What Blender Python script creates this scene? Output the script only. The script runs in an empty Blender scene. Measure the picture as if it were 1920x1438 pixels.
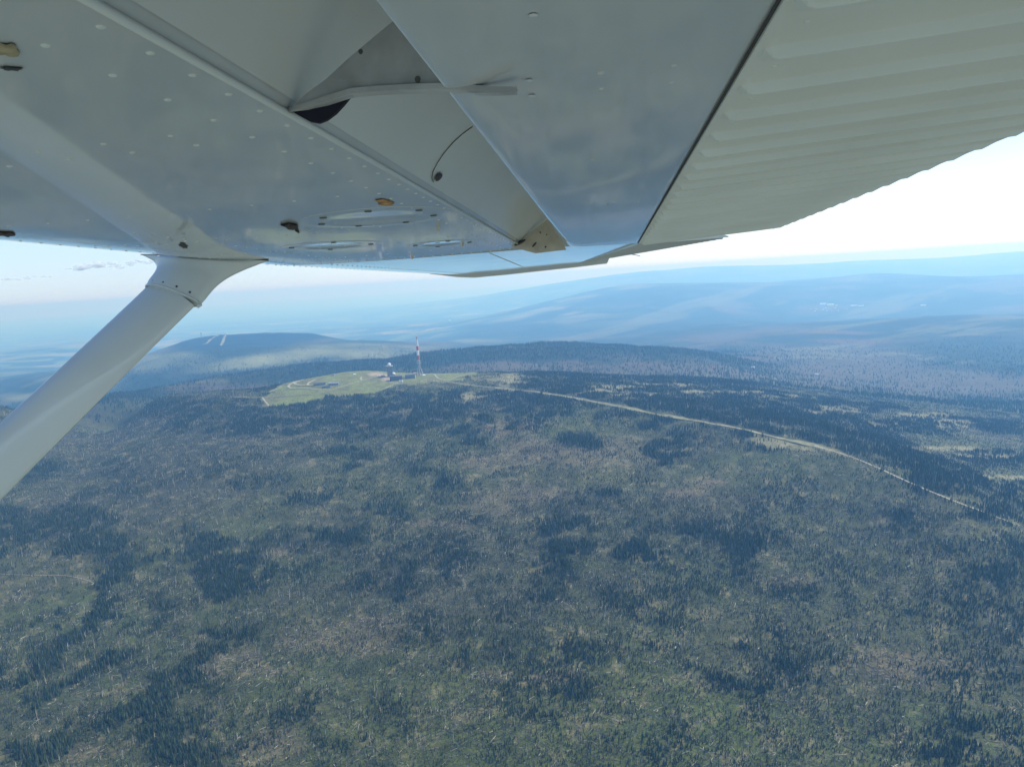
import bpy, math, random
import bmesh
import numpy as np
from math import radians as R

rng = np.random.default_rng(7)
random.seed(7)
sc = bpy.context.scene

# ------------------------------------------------------------------ camera
F = 1423.0                     # focal length in pixels of the 1920 x 1438 photograph
HOR0, HSL = 578.0, -0.0625     # line of the true horizon in the photograph
CAMZ = 340.0
n_ = np.array([HSL*F, F, -(719-(HOR0+HSL*960))]); n_ /= np.linalg.norm(n_)
# camera space here is (right, up, forward); world up is n_
fw = np.array([0, 0, 1.0]); fh = fw - n_*fw.dot(n_); fh /= np.linalg.norm(fh)     # world +Y
rh = np.cross(n_, fh); rh /= np.linalg.norm(rh)                                   # world +X
M = np.array([rh, fh, n_])     # camera(r,u,f) -> world
CAM = np.array([0.0, 0.0, CAMZ])

def ray(px, py):
    v = np.stack([np.asarray(px, float)-960, 719-np.asarray(py, float), np.full(np.shape(px), F)], -1)
    return v @ M.T
def project(P):
    v = (np.asarray(P)-CAM) @ M
    z = np.maximum(v[..., 2], 1e-3)
    return 960+F*v[..., 0]/z, 719-F*v[..., 1]/z, v[..., 2]

cd = bpy.data.cameras.new('camera'); cam = bpy.data.objects.new('camera', cd); sc.collection.objects.link(cam)
cd.sensor_width = 36; cd.lens = 36*F/1920; cd.clip_start = 0.05; cd.clip_end = 300000
from mathutils import Matrix, Vector
right = M @ np.array([1, 0, 0]); up = M @ np.array([0, 1, 0]); fwd = M @ np.array([0, 0, 1])
cam.matrix_world = Matrix(((right[0], up[0], -fwd[0], 0), (right[1], up[1], -fwd[1], 0),
                           (right[2], up[2], -fwd[2], CAMZ), (0, 0, 0, 1)))
sc.camera = cam

# ------------------------------------------------------------------ sky, sun, exposure
SUN_EL, SUN_AZ = 46.0, 62.0     # azimuth measured from the view direction towards the right
w = bpy.data.worlds.new('World'); sc.world = w; w.use_nodes = True
nt = w.node_tree; bg = nt.nodes['Background']
sky = nt.nodes.new('ShaderNodeTexSky'); sky.sky_type = 'NISHITA'; sky.sun_disc = False
sky.sun_elevation = R(SUN_EL); sky.sun_rotation = R(SUN_AZ)
sky.altitude = 1400; sky.air_density = 1.0; sky.dust_density = 0.4; sky.ozone_density = 1.5
wb_ = nt.nodes.new('ShaderNodeMix'); wb_.data_type = 'RGBA'; wb_.blend_type = 'MULTIPLY'; wb_.inputs['Factor'].default_value = 1; wb_.inputs['B'].default_value = (.92, 1.0, 1.08, 1)   # white balance of the sky
nt.links.new(sky.outputs[0], wb_.inputs['A']); tcw = nt.nodes.new('ShaderNodeTexCoord'); sx_ = nt.nodes.new('ShaderNodeSeparateXYZ'); mr_ = nt.nodes.new('ShaderNodeMapRange'); mh_ = nt.nodes.new('ShaderNodeMix'); mh_.data_type = 'RGBA'
mr_.interpolation_type = 'SMOOTHSTEP'; mr_.inputs[1].default_value = .16; mr_.inputs[2].default_value = .0; mr_.inputs[3].default_value = 0; mr_.inputs[4].default_value = .72
nt.links.new(tcw.outputs['Generated'], sx_.inputs[0]); nt.links.new(sx_.outputs[2], mr_.inputs[0]); nt.links.new(mr_.outputs[0], mh_.inputs['Factor'])
mb_ = nt.nodes.new('ShaderNodeMix'); mb_.data_type = 'RGBA'; mx_ = nt.nodes.new('ShaderNodeMapRange'); mx_.interpolation_type = 'SMOOTHSTEP'; mx_.inputs[1].default_value = -.5; mx_.inputs[2].default_value = .6
nt.links.new(sx_.outputs[0], mx_.inputs[0]); nt.links.new(mx_.outputs[0], mb_.inputs['Factor'])
mb_.inputs['A'].default_value = (3.5, 4.4, 5.5, 1); mb_.inputs['B'].default_value = (6.6, 6.9, 7.0, 1)     # milky air low over the horizon, brighter towards the sun
nt.links.new(mb_.outputs['Result'], mh_.inputs['B'])
nt.links.new(wb_.outputs['Result'], mh_.inputs['A']); nt.links.new(mh_.outputs['Result'], bg.inputs[0]); bg.inputs[1].default_value = 0.11
sl = bpy.data.lights.new('sun', 'SUN'); so = bpy.data.objects.new('sun', sl); sc.collection.objects.link(so)
sl.energy = 3.4; sl.angle = R(0.5); sl.color = (1.0, 0.97, 0.92)
sd = Vector((math.sin(R(SUN_AZ))*math.cos(R(SUN_EL)), math.cos(R(SUN_AZ))*math.cos(R(SUN_EL)), math.sin(R(SUN_EL))))
so.rotation_euler = sd.to_track_quat('Z', 'Y').to_euler(); so.location = (0, 0, 1000)
sc.view_settings.view_transform = 'Standard'; sc.view_settings.look = 'None'
sc.view_settings.exposure = 0.7; sc.view_settings.gamma = 1
sc.render.engine = 'CYCLES'
cy = sc.cycles
cy.max_bounces = 5; cy.diffuse_bounces = 2; cy.glossy_bounces = 3; cy.transmission_bounces = 2
cy.volume_bounces = 3; cy.transparent_max_bounces = 24; cy.use_denoising = True
cy.caustics_reflective = False; cy.caustics_refractive = False

# ------------------------------------------------------------------ helpers
def tag(o, label=None, cat=None, group=None, kind=None):
    if label: o['label'] = label
    if cat: o['category'] = cat
    if group: o['group'] = group
    if kind: o['kind'] = kind
    return o
def link(o, parent=None):
    sc.collection.objects.link(o)
    if parent is not None: o.parent = parent
    return o
def empty(name, loc=(0, 0, 0)):
    o = bpy.data.objects.new(name, None); o.location = loc; o.empty_display_size = 0.5
    return link(o)
def mesh_of(name, verts, faces, mat=None, smooth=False):
    me = bpy.data.meshes.new(name); me.from_pydata([tuple(map(float, v)) for v in verts], [], [tuple(map(int, f)) for f in faces])
    if mat: me.materials.append(mat)
    if smooth: me.polygons.foreach_set('use_smooth', [True]*len(me.polygons))
    me.update(); return me
def obj(name, verts, faces, mat=None, parent=None, smooth=False, org=None):
    if org is not None: verts = np.asarray(verts)-np.asarray(org)
    o = bpy.data.objects.new(name, mesh_of(name, verts, faces, mat, smooth))
    if org is not None and parent is None: o.location = org
    return link(o, parent)
class MB:
    """collects shapes for one mesh object"""
    def __init__(s): s.v = []; s.f = []
    def add(s, v, f):
        b = len(s.v); s.v += [tuple(map(float, p)) for p in v]; s.f += [tuple(int(i)+b for i in q) for q in f]
    def tube(s, p0, p1, r0, r1, n=8, cap=True):
        p0 = np.array(p0, float); p1 = np.array(p1, float); d = p1-p0; d /= np.linalg.norm(d)
        e = np.array([1, 0, 0]) if abs(d[0]) < .8 else np.array([0, 1, 0])
        u = np.cross(d, e); u /= np.linalg.norm(u); q = np.cross(d, u)
        v = []
        for p, r in ((p0, r0), (p1, r1)):
            for k in range(n):
                t = 2*math.pi*k/n; v.append(p+r*(math.cos(t)*u+math.sin(t)*q))
        f = [(k, (k+1) % n, n+(k+1) % n, n+k) for k in range(n)]
        if cap: f += [tuple(range(n))[::-1], tuple(range(n, 2*n))]
        s.add(v, f)
    def box(s, c, sx, sy, sz, yaw=0.0):
        """box standing on point c"""
        ca, sa = math.cos(yaw), math.sin(yaw); v = []
        for z in (0, sz):
            for x, y in ((-1, -1), (1, -1), (1, 1), (-1, 1)):
                X, Y = x*sx/2, y*sy/2
                v.append((c[0]+X*ca-Y*sa, c[1]+X*sa+Y*ca, c[2]+z))
        s.add(v, [(3, 2, 1, 0), (4, 5, 6, 7), (0, 1, 5, 4), (1, 2, 6, 5), (2, 3, 7, 6), (3, 0, 4, 7)])
    def dome(s, c, r, n=16, m=8, z0=-0.35):
        v = []; f = []
        for i in range(m):
            ph = math.asin(z0)+(math.pi/2-math.asin(z0))*i/m
            for k in range(n):
                t = 2*math.pi*k/n; v.append((c[0]+r*math.cos(ph)*math.cos(t), c[1]+r*math.cos(ph)*math.sin(t), c[2]+r*math.sin(ph)))
        v.append((c[0], c[1], c[2]+r))
        for i in range(m-1):
            for k in range(n): f.append((i*n+k, i*n+(k+1) % n, (i+1)*n+(k+1) % n, (i+1)*n+k))
        for k in range(n): f.append(((m-1)*n+k, (m-1)*n+(k+1) % n, m*n))
        s.add(v, f)
    def build(s, name, mat, parent=None, smooth=False, org=None):
        return obj(name, s.v, s.f, mat, parent, smooth, org)

def mat(name, col, rough=0.6, metal=0.0, noise=None, coat=0.0, spec=0.5, bump=None, coat_rough=0.05):
    """principled material; noise = (scale, amount, detail) varies the albedo, bump = (scale, distance)"""
    m = bpy.data.materials.new(name); m.use_nodes = True; t = m.node_tree; p = t.nodes['Principled BSDF']
    p.inputs['Base Color'].default_value = (*col, 1); p.inputs['Roughness'].default_value = rough
    p.inputs['Metallic'].default_value = metal; p.inputs['Coat Weight'].default_value = coat
    p.inputs['Coat Roughness'].default_value = coat_rough; p.inputs['Specular IOR Level'].default_value = spec
    tc = t.nodes.new('ShaderNodeTexCoord')
    if noise:
        nz = t.nodes.new('ShaderNodeTexNoise'); nz.inputs['Scale'].default_value = noise[0]; nz.inputs['Detail'].default_value = noise[2]
        mx = t.nodes.new('ShaderNodeMix'); mx.data_type = 'RGBA'
        a = noise[1]
        mx.inputs['A'].default_value = (*[c*(1-a) for c in col], 1); mx.inputs['B'].default_value = (*[min(1, c*(1+a)) for c in col], 1)
        cr = t.nodes.new('ShaderNodeValToRGB'); cr.color_ramp.elements[0].position = .35; cr.color_ramp.elements[1].position = .65
        t.links.new(tc.outputs['Object'], nz.inputs['Vector']); t.links.new(nz.outputs[0], cr.inputs[0])
        t.links.new(cr.outputs[0], mx.inputs['Factor']); t.links.new(mx.outputs['Result'], p.inputs['Base Color'])
    if bump:
        nb = t.nodes.new('ShaderNodeTexNoise'); nb.inputs['Scale'].default_value = bump[0]; nb.inputs['Detail'].default_value = 2
        bn = t.nodes.new('ShaderNodeBump'); bn.inputs['Distance'].default_value = bump[1]; bn.inputs['Strength'].default_value = 1
        t.links.new(tc.outputs['Object'], nb.inputs['Vector']); t.links.new(nb.outputs[0], bn.inputs['Height'])
        t.links.new(bn.outputs[0], p.inputs['Normal'])
        if coat: t.links.new(bn.outputs[0], p.inputs['Coat Normal'])
    return m

# value noise in numpy
_perm = rng.random((256, 256))
def vnoise(x, y):
    xi = np.floor(x).astype(int); yi = np.floor(y).astype(int); fx = x-xi; fy = y-yi
    fx = fx*fx*(3-2*fx); fy = fy*fy*(3-2*fy)
    g = lambda a, b: _perm[a & 255, b & 255]
    return (g(xi, yi)*(1-fx)+g(xi+1, yi)*fx)*(1-fy)+(g(xi, yi+1)*(1-fx)+g(xi+1, yi+1)*fx)*fy
def fbm(x, y, s, o=4, g=0.5):
    v = 0; a = 1; t = 0
    c, q = math.cos(.6), math.sin(.6)
    x = x/s; y = y/s
    for k in range(o):
        v = v+a*(vnoise(x+17.3*k, y+9.1*k)*2-1); t += a; a *= g
        x, y = (c*x-q*y)*2.03, (q*x+c*y)*2.03
    return v/t
def sstep(a, b, x):
    t = np.clip((x-a)/(b-a), 0, 1); return t*t*(3-2*t)

# ------------------------------------------------------------------ terrain
CP = []
def z_(px, py, z):                 # ground point seen at a pixel, at a height
    r = ray(px, py); k = (z-CAMZ)/r[2]; p = CAM+r*k; CP.append(p)
def d_(px, py, d):                 # ground point seen at a pixel, at a horizontal distance
    r = ray(px, py); k = d/math.hypot(r[0], r[1]); CP.append(CAM+r*k)
def h_(px, d, z):                  # a point that hides behind something
    r = ray(px, 719); k = d/math.hypot(r[0], r[1]); p = CAM+r*k; p[2] = z; CP.append(p)
for px in (-300, 0, 400, 790, 1200, 1600, 1920, 2250):
    z_(px, 1438, -215); z_(px, 1650, -225)
for px, z in ((-300, -200), (0, -195), (400, -185), (790, -180), (1200, -180), (1600, -185), (1920, -190), (2250, -200)): z_(px, 1200, z)
for px, z in ((-300, -150), (0, -148), (400, -142), (790, -142), (1200, -135), (1600, -140), (1920, -150), (2250, -180)): z_(px, 1000, z)
for px, z in ((-300, -105), (0, -100), (400, -82), (790, -88), (1100, -78), (1350, -80)): z_(px, 870, z)
z_(-250, 800, -85); z_(0, 785, -72); z_(180, 760, -62); z_(330, 745, -50); z_(420, 738, -40)
for px, d, z in ((-300, 3800, -260), (0, 3500, -230), (200, 3200, -140), (340, 3300, -140)): h_(px, d, z)
# the flat summit
z_(492, 745, -22); z_(600, 735, -12); z_(700, 722, -8); z_(540, 716, -14); z_(640, 698, -2); z_(740, 712, -2)
z_(788, 703.5, 0); z_(890, 700, -3); z_(985, 702, -10); z_(700, 695, 0)
z_(620, 765, -38); z_(800, 745, -22); z_(790, 790, -48); z_(980, 735, -18); z_(980, 790, -45)
# ridge with the service road, falling to the right
z_(1200, 772, -32); z_(1380, 803, -45); z_(1530, 840, -62); z_(1650, 880, -82); z_(1800, 945, -115); z_(1900, 985, -135)
z_(1200, 800, -50); z_(1400, 850, -72); z_(1600, 920, -105)
z_(2200, 1090, -180)
# the far side of that ridge: forest on gentle ground
z_(1200, 730, -35); z_(1060, 703, -22); z_(1300, 742, -60); z_(1450, 772, -80); z_(1600, 800, -115); z_(1750, 840, -150); z_(1900, 880, -180)
z_(1250, 708, -70); z_(1400, 732, -90); z_(1600, 758, -160); z_(1800, 778, -210); z_(2100, 820, -260)
# low shoulders behind the summit on the left
for px, d, z in ((600, 3500, -110), (760, 3500, -90), (450, 3300, -120)): h_(px, d, z)
d_(200, 742, 3900); d_(400, 706, 4200); d_(500, 691, 4400); d_(560, 683, 4500); d_(640, 677, 4500); d_(740, 673, 4400)
for px, d, z in ((200, 4600, -260), (400, 5000, -240), (560, 5300, -230), (700, 5200, -220)): h_(px, d, z)
d_(500, 668, 6100); d_(620, 660, 6100); d_(700, 650, 6500); d_(380, 672, 6200); d_(350, 658, 7000); d_(450, 652, 7200)
d_(310, 656, 8000); d_(345, 641, 8300); d_(370, 632, 8500); d_(405, 628, 8600); d_(440, 627, 8600); d_(500, 626, 8600); d_(545, 625, 8600); d_(590, 628, 8500); d_(630, 638, 8400); d_(690, 642, 8200); d_(780, 645, 8000)
d_(270, 668, 8200); d_(200, 680, 8000); d_(420, 640, 7900); d_(520, 638, 7900)
for px in (300, 450, 600, 750): h_(px, 10500, -520)
# hill behind the mast
for px, d, z in ((900, 3300, -90), (1060, 3350, -105), (1200, 3500, -150)): h_(px, d, z)
d_(1060, 690, 3700); d_(760, 668, 4350); d_(840, 660, 4350); d_(900, 655, 4400); d_(1000, 647, 4500); d_(1060, 644, 4500); d_(1160, 645, 4500); d_(1240, 652, 4500); d_(1330, 668, 4400); d_(1420, 690, 4300)
for px, d, z in ((850, 5600, -330), (1060, 5600, -330), (1200, 5600, -330)): h_(px, d, z)
# right hand basin
z_(1500, 715, -240); z_(1650, 722, -300); z_(1850, 745, -330); z_(1600, 690, -330); z_(1850, 700, -340)
z_(1400, 660, -300); z_(1600, 645, -330); z_(1850, 650, -330); z_(1300, 628, -330); z_(1200, 612, -400); z_(1500, 615, -330)
d_(1700, 596, 8200); d_(1920, 590, 8400); d_(1850, 588, 8800); h_(1850, 10500, -480)
z_(1060, 622, -430); z_(960, 625, -450); z_(1400, 590, -430)
z_(1540, 573, -440); z_(1750, 574, -460)
d_(1020, 577, 15000); d_(1120, 545, 17000); d_(1190, 532, 18500); d_(1300, 535, 19000); d_(1500, 526, 19500); d_(1640, 514, 20000); d_(1780, 520, 20000); d_(1950, 515, 20000)
for px in (1100, 1300, 1600, 1900): h_(px, 24000, -560)
d_(1200, 517, 27000); d_(1340, 502, 31000); d_(1420, 499, 32000); d_(1520, 497, 33000); d_(1640, 488, 34000); d_(1740, 486, 34000); d_(1850, 478, 35000); d_(1960, 470, 35000)
for px in (1100, 1400, 1700, 1950, 2200): h_(px, 46000, -700)
# plains
z_(100, 745, -300); z_(60, 700, -420); z_(100, 650, -560); z_(300, 620, -720); z_(700, 610, -700); z_(850, 600, -700); z_(650, 625, -620)
for px in (-400, 0, 400, 800): h_(px, 26000, -780); h_(px, 45000, -860)
for px in (-400, 0, 400, 800, 1200, 1600, 2100): h_(px, 80000, -900)
h_(2300, 20000, -350); h_(2300, 9000, -400); h_(2300, 4500, -330); h_(2300, 2500, -260); h_(-450, 9000, -500); h_(-450, 5000, -380); h_(-450, 2600, -160)
CP = np.array(CP)
def uv(x, y):
    az = np.degrees(np.arctan2(x, y)); d = np.hypot(x, y)
    return np.clip(az, -50, 50)/11.0, np.log(np.clip(d, 560, 90000))*3.0
cu, cv = uv(CP[:, 0], CP[:, 1])
def phi(r2): return 0.5*r2*np.log(r2+1e-9)
N = len(CP)
A = np.zeros((N+3, N+3)); A[:N, :N] = phi((cu[:, None]-cu)**2+(cv[:, None]-cv)**2)+np.eye(N)*0.002
A[:N, N] = 1; A[:N, N+1] = cu; A[:N, N+2] = cv; A[N:, :N] = A[:N, N:].T
# solve on log depth below the camera so that near and far points weigh alike
yv = np.log(CAMZ+8-CP[:, 2])
W = np.linalg.solve(A, np.concatenate([yv, [0, 0, 0]]))
def base_h(x, y):
    u, v = uv(x, y); sh = np.shape(x); u = u.ravel(); v = v.ravel(); out = np.empty(u.size)
    for i in range(0, u.size, 40000):
        a, b = u[i:i+40000], v[i:i+40000]
        out[i:i+40000] = phi((a[:, None]-cu)**2+(b[:, None]-cv)**2) @ W[:N]+W[N]+W[N+1]*a+W[N+2]*b
    return (CAMZ+8-np.exp(out)).reshape(sh)

NR, d0, d1 = 800, 560.0, 90000.0
rows = np.concatenate([[0.5, 60, 200, 350, 470], np.exp(np.linspace(math.log(d0), math.log(d1), NR))])
azd = np.arange(-43, 43.001, 0.125)
az = np.concatenate([np.arange(-180, -90, 10), np.arange(-90, -43, 3), azd, np.arange(46, 90, 3), np.arange(90, 180, 10)])
AZ, DD = np.meshgrid(az, rows)
GX = DD*np.sin(np.radians(AZ)); GY = DD*np.cos(np.radians(AZ))
GZ = base_h(GX, GY)
back = sstep(75, 150, np.abs(AZ)); GZ = GZ*(1-back)+back*(-235-600*sstep(1500, 30000, DD))
amp = np.interp(DD, [600, 2500, 6000, 15000, 30000, 90000], [5, 5, 22, 38, 45, 4])
sca = np.interp(DD, [600, 6000, 30000], [1, 2.2, 5])
nz = fbm(GX, GY, 420, 5)*sstep(7000, 2500, DD)*6 + fbm(GX, GY, 1700, 5)*sstep(2500, 7000, DD)*(22+26*sstep(9500, 15000, DD)) + fbm(GX+55, GY-70, 620, 4, .6)*sstep(3300, 4300, DD)*sstep(15000, 9000, DD)*26 + fbm(GX-41, GY+12, 210, 4, .65)*sstep(3000, 3800, DD)*sstep(9000, 6000, DD)*13 + fbm(GX+999, GY, 6500, 4)*sstep(12000, 20000, DD)*70*sstep(0, 15, AZ)*sstep(60000, 38000, DD)
GZ = GZ+nz+fbm(GX, GY, 60, 3)*1.2*sstep(6000, 3000, DD)
laz = az; lrow = np.log(rows)
def ground(x, y):
    a = np.degrees(np.arctan2(x, y)); l = np.log(np.hypot(x, y))
    i = np.clip(np.searchsorted(laz, a)-1, 0, len(laz)-2); j = np.clip(np.searchsorted(lrow, l)-1, 0, len(lrow)-2)
    fa = (a-laz[i])/(laz[i+1]-laz[i]); fl = np.clip((np.exp(l)-rows[j])/(rows[j+1]-rows[j]), 0, 1)
    return (GZ[j, i]*(1-fa)+GZ[j, i+1]*fa)*(1-fl)+(GZ[j+1, i]*(1-fa)+GZ[j+1, i+1]*fa)*fl
_dm = np.exp(np.linspace(math.log(600), math.log(85000), 6000))
def hit(px, py, dmin=600):
    """first ground point along the line of sight through a pixel"""
    r = ray(px, py); hh = math.hypot(r[0], r[1]); k = _dm/hh
    x = r[0]*k; y = r[1]*k; z = CAMZ+r[2]*k; g = ground(x, y)
    c = np.where((z < g) & (_dm > dmin))[0]
    i = c[0] if len(c) else len(_dm)-1
    return np.array([x[i], y[i], g[i]])

# ------------------------------------------------------------------ land cover
def ell(px, py, L):
    v = np.zeros(np.shape(px))
    for e in L:
        cx, cy_, rx, ry = e[:4]; s = e[4] if len(e) > 4 else 1; rot = math.radians(e[5] if len(e) > 5 else 0)
        dx = px-cx; dy = py-cy_; a = (dx*math.cos(rot)+dy*math.sin(rot))/rx; b = (-dx*math.sin(rot)+dy*math.cos(rot))/ry
        v = np.maximum(v, s*sstep(1.6, 0.5, np.hypot(a, b)))
    return v
def pip(px, py, poly):
    ins = np.zeros(np.shape(px), bool); n = len(poly)
    for i in range(n):
        x1, y1 = poly[i]; x2, y2 = poly[(i+1) % n]
        c = ((y1 > py) != (y2 > py)) & (px < (x2-x1)*(py-y1)/((y2-y1) or 1e-9)+x1); ins ^= c
    return ins
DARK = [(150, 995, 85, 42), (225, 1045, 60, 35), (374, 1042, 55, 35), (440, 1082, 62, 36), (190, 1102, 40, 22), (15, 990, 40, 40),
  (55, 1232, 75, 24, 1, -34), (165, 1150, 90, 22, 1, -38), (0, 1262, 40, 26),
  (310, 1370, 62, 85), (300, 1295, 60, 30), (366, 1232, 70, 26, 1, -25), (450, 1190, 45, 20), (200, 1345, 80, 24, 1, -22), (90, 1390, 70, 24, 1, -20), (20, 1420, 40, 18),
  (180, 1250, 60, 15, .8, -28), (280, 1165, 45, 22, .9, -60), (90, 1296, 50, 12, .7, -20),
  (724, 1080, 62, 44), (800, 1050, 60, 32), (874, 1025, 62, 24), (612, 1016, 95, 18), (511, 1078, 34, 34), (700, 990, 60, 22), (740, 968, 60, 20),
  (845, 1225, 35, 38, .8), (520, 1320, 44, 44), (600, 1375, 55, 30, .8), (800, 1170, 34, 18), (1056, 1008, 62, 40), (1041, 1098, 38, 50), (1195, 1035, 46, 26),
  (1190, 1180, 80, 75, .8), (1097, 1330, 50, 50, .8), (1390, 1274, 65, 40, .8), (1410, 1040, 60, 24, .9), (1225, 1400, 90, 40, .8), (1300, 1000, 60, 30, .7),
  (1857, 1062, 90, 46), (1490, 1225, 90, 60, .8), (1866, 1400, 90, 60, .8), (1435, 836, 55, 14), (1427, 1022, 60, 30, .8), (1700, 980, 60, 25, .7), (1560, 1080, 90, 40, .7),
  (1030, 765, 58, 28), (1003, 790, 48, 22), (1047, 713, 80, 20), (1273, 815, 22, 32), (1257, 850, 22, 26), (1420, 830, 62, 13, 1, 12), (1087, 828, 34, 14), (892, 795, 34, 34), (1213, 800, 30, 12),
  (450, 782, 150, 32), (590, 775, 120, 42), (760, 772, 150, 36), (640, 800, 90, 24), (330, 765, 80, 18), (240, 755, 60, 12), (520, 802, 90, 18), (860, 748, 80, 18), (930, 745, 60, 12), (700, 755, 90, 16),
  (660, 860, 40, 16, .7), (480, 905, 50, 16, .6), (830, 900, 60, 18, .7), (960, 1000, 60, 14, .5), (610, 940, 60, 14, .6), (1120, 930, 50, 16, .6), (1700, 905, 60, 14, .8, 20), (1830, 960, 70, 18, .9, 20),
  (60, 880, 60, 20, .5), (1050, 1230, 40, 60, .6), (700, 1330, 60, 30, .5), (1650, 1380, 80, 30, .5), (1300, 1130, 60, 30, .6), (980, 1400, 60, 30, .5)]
FARDARK = [(1150, 735, 150, 30), (1320, 770, 150, 34), (1480, 800, 130, 34), (1620, 830, 130, 28, 1, 18), (1780, 890, 130, 24, 1, 22), (1900, 930, 60, 24), (1250, 715, 260, 10), (1450, 745, 120, 10, 1, 8), (1540, 760, 60, 12), (1640, 765, 60, 8, .8), (1800, 795, 130, 10, .9, 6), (1700, 800, 100, 10, .8, 10), (1870, 855, 80, 14, .9)]
LIGHT = [(925, 711, 40, 5, .8), (1150, 725, 45, 3), (1240, 722, 60, 3), (1130, 732, 40, 3), (1200, 740, 70, 3), (1320, 735, 35, 3), (1400, 735, 30, 2.5), (1730, 780, 50, 7, .8), (1790, 795, 40, 8, .8), (1780, 842, 60, 5), (1850, 855, 60, 5), (1890, 895, 50, 4), (1480, 745, 60, 5, .5), (1560, 770, 60, 10, .6), (1640, 795, 60, 10, .4),
  (960, 715, 26, 14), (885, 745, 14, 8), (695, 760, 6, 5), (1470, 836, 55, 10, .9, 10), (1560, 845, 30, 5, .8, 20)]
TAN = [(960, 800, 60, 16, .7), (1010, 850, 80, 24, .6), (1110, 855, 120, 26, .5), (1320, 905, 24, 12, .9), (1290, 920, 30, 12, .6), (900, 860, 70, 14, .5), (820, 985, 40, 8, .6), (1010, 925, 50, 16, .6), (1500, 1090, 50, 10, .4),
  (1680, 1245, 60, 18, .6), (1780, 1250, 70, 18, .5), (1420, 1025, 30, 8, .4), (640, 1210, 90, 22, .5), (720, 1180, 60, 16, .4), (460, 1240, 40, 18, .4), (385, 1255, 14, 12, .9), (1040, 1272, 26, 14, .8), (905, 1265, 30, 16, .5), (180, 1340, 50, 14, .4), (480, 1390, 70, 20, .5), (160, 1420, 60, 16, .5), (620, 1005, 30, 4, .8), (505, 1036, 14, 5, .9), (940, 945, 60, 18, .4)]
GREEN = [(560, 1070, 70, 22, .9), (380, 1390, 30, 30, .2), (100, 1180, 120, 60, .5), (220, 1190, 90, 60, .6), (150, 1290, 100, 40, .5), (1100, 1060, 40, 12, .8), (1210, 1058, 40, 14, .6), (1250, 1200, 90, 60, .4), (1150, 870, 30, 12, .7), (1180, 865, 20, 14, .7), (1420, 880, 150, 40, .5), (1330, 1080, 120, 50, .4), (1620, 900, 80, 30, .4), (1500, 950, 120, 40, .3), (450, 1160, 90, 26, .5), (560, 1250, 160, 50, .4), (1350, 1350, 200, 60, .5), (1700, 1380, 200, 60, .5), (740, 1150, 40, 20, .4), (500, 1000, 80, 20, .4)]
MEADOW = [(492, 745), (505, 762), (535, 759), (565, 757), (620, 746), (690, 739), (722, 729), (760, 722), (800, 718), (830, 717), (858, 713), (893, 700), (893, 690), (800, 685), (700, 686), (640, 692), (575, 705), (540, 712)]
ROADPX = [
  [(788, 716), (830, 715.5), (852, 718), (884, 723), (928, 727), (960, 731), (1000, 734), (1060, 743.5), (1130, 757), (1200, 771), (1250, 780), (1310, 790), (1380, 803), (1440, 816), (1500, 830), (1545, 841)],
  [(840, 714), (860, 706), (880, 701), (893, 698.5)], [(815, 702), (820, 709), (833, 713), (841, 714)], [(788, 716), (798, 712), (815, 712)],
  [(722, 729), (735, 722), (743, 719), (753, 715), (759, 712)], [(730, 718), (743, 719), (760, 720), (772, 718)],
  [(440, 744.5), (465, 746), (492, 745), (523, 743), (557, 741), (582, 740), (607, 736), (623, 731), (648, 723), (673, 715), (690, 711), (707, 706.5), (722, 705)],
  [(492, 745), (498, 754), (505, 762)], [(623, 731), (600, 731), (573, 729), (547, 729), (540, 726), (543, 721), (557, 715), (570, 712)],
  [(603, 722), (590, 723), (560, 723), (551, 720), (553, 717), (563, 715)], [(578, 723), (576, 720), (582, 716), (592, 712)], [(678, 707), (674, 710), (679, 713)],
  [(738, 704), (760, 700), (770, 699.5), (783, 699)], [(505, 735), (520, 729), (528, 724)],
  [(1085, 738), (1120, 734), (1160, 736), (1230, 738)], [(900, 745), (930, 740), (960, 735)]]
SMALLTRACK = [[(1545, 841), (1575, 850), (1610, 861), (1650, 880), (1700, 903), (1750, 924), (1800, 944), (1850, 963), (1880, 975), (1930, 998)], [(0, 1076), (60, 1079), (120, 1078), (160, 1086), (185, 1098)], 
  [(220, 795), (245, 785), (262, 779)]]
DIRT = [(705, 702, 14, 3), (722, 706, 12, 4), (728, 712, 12, 4)]

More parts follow.
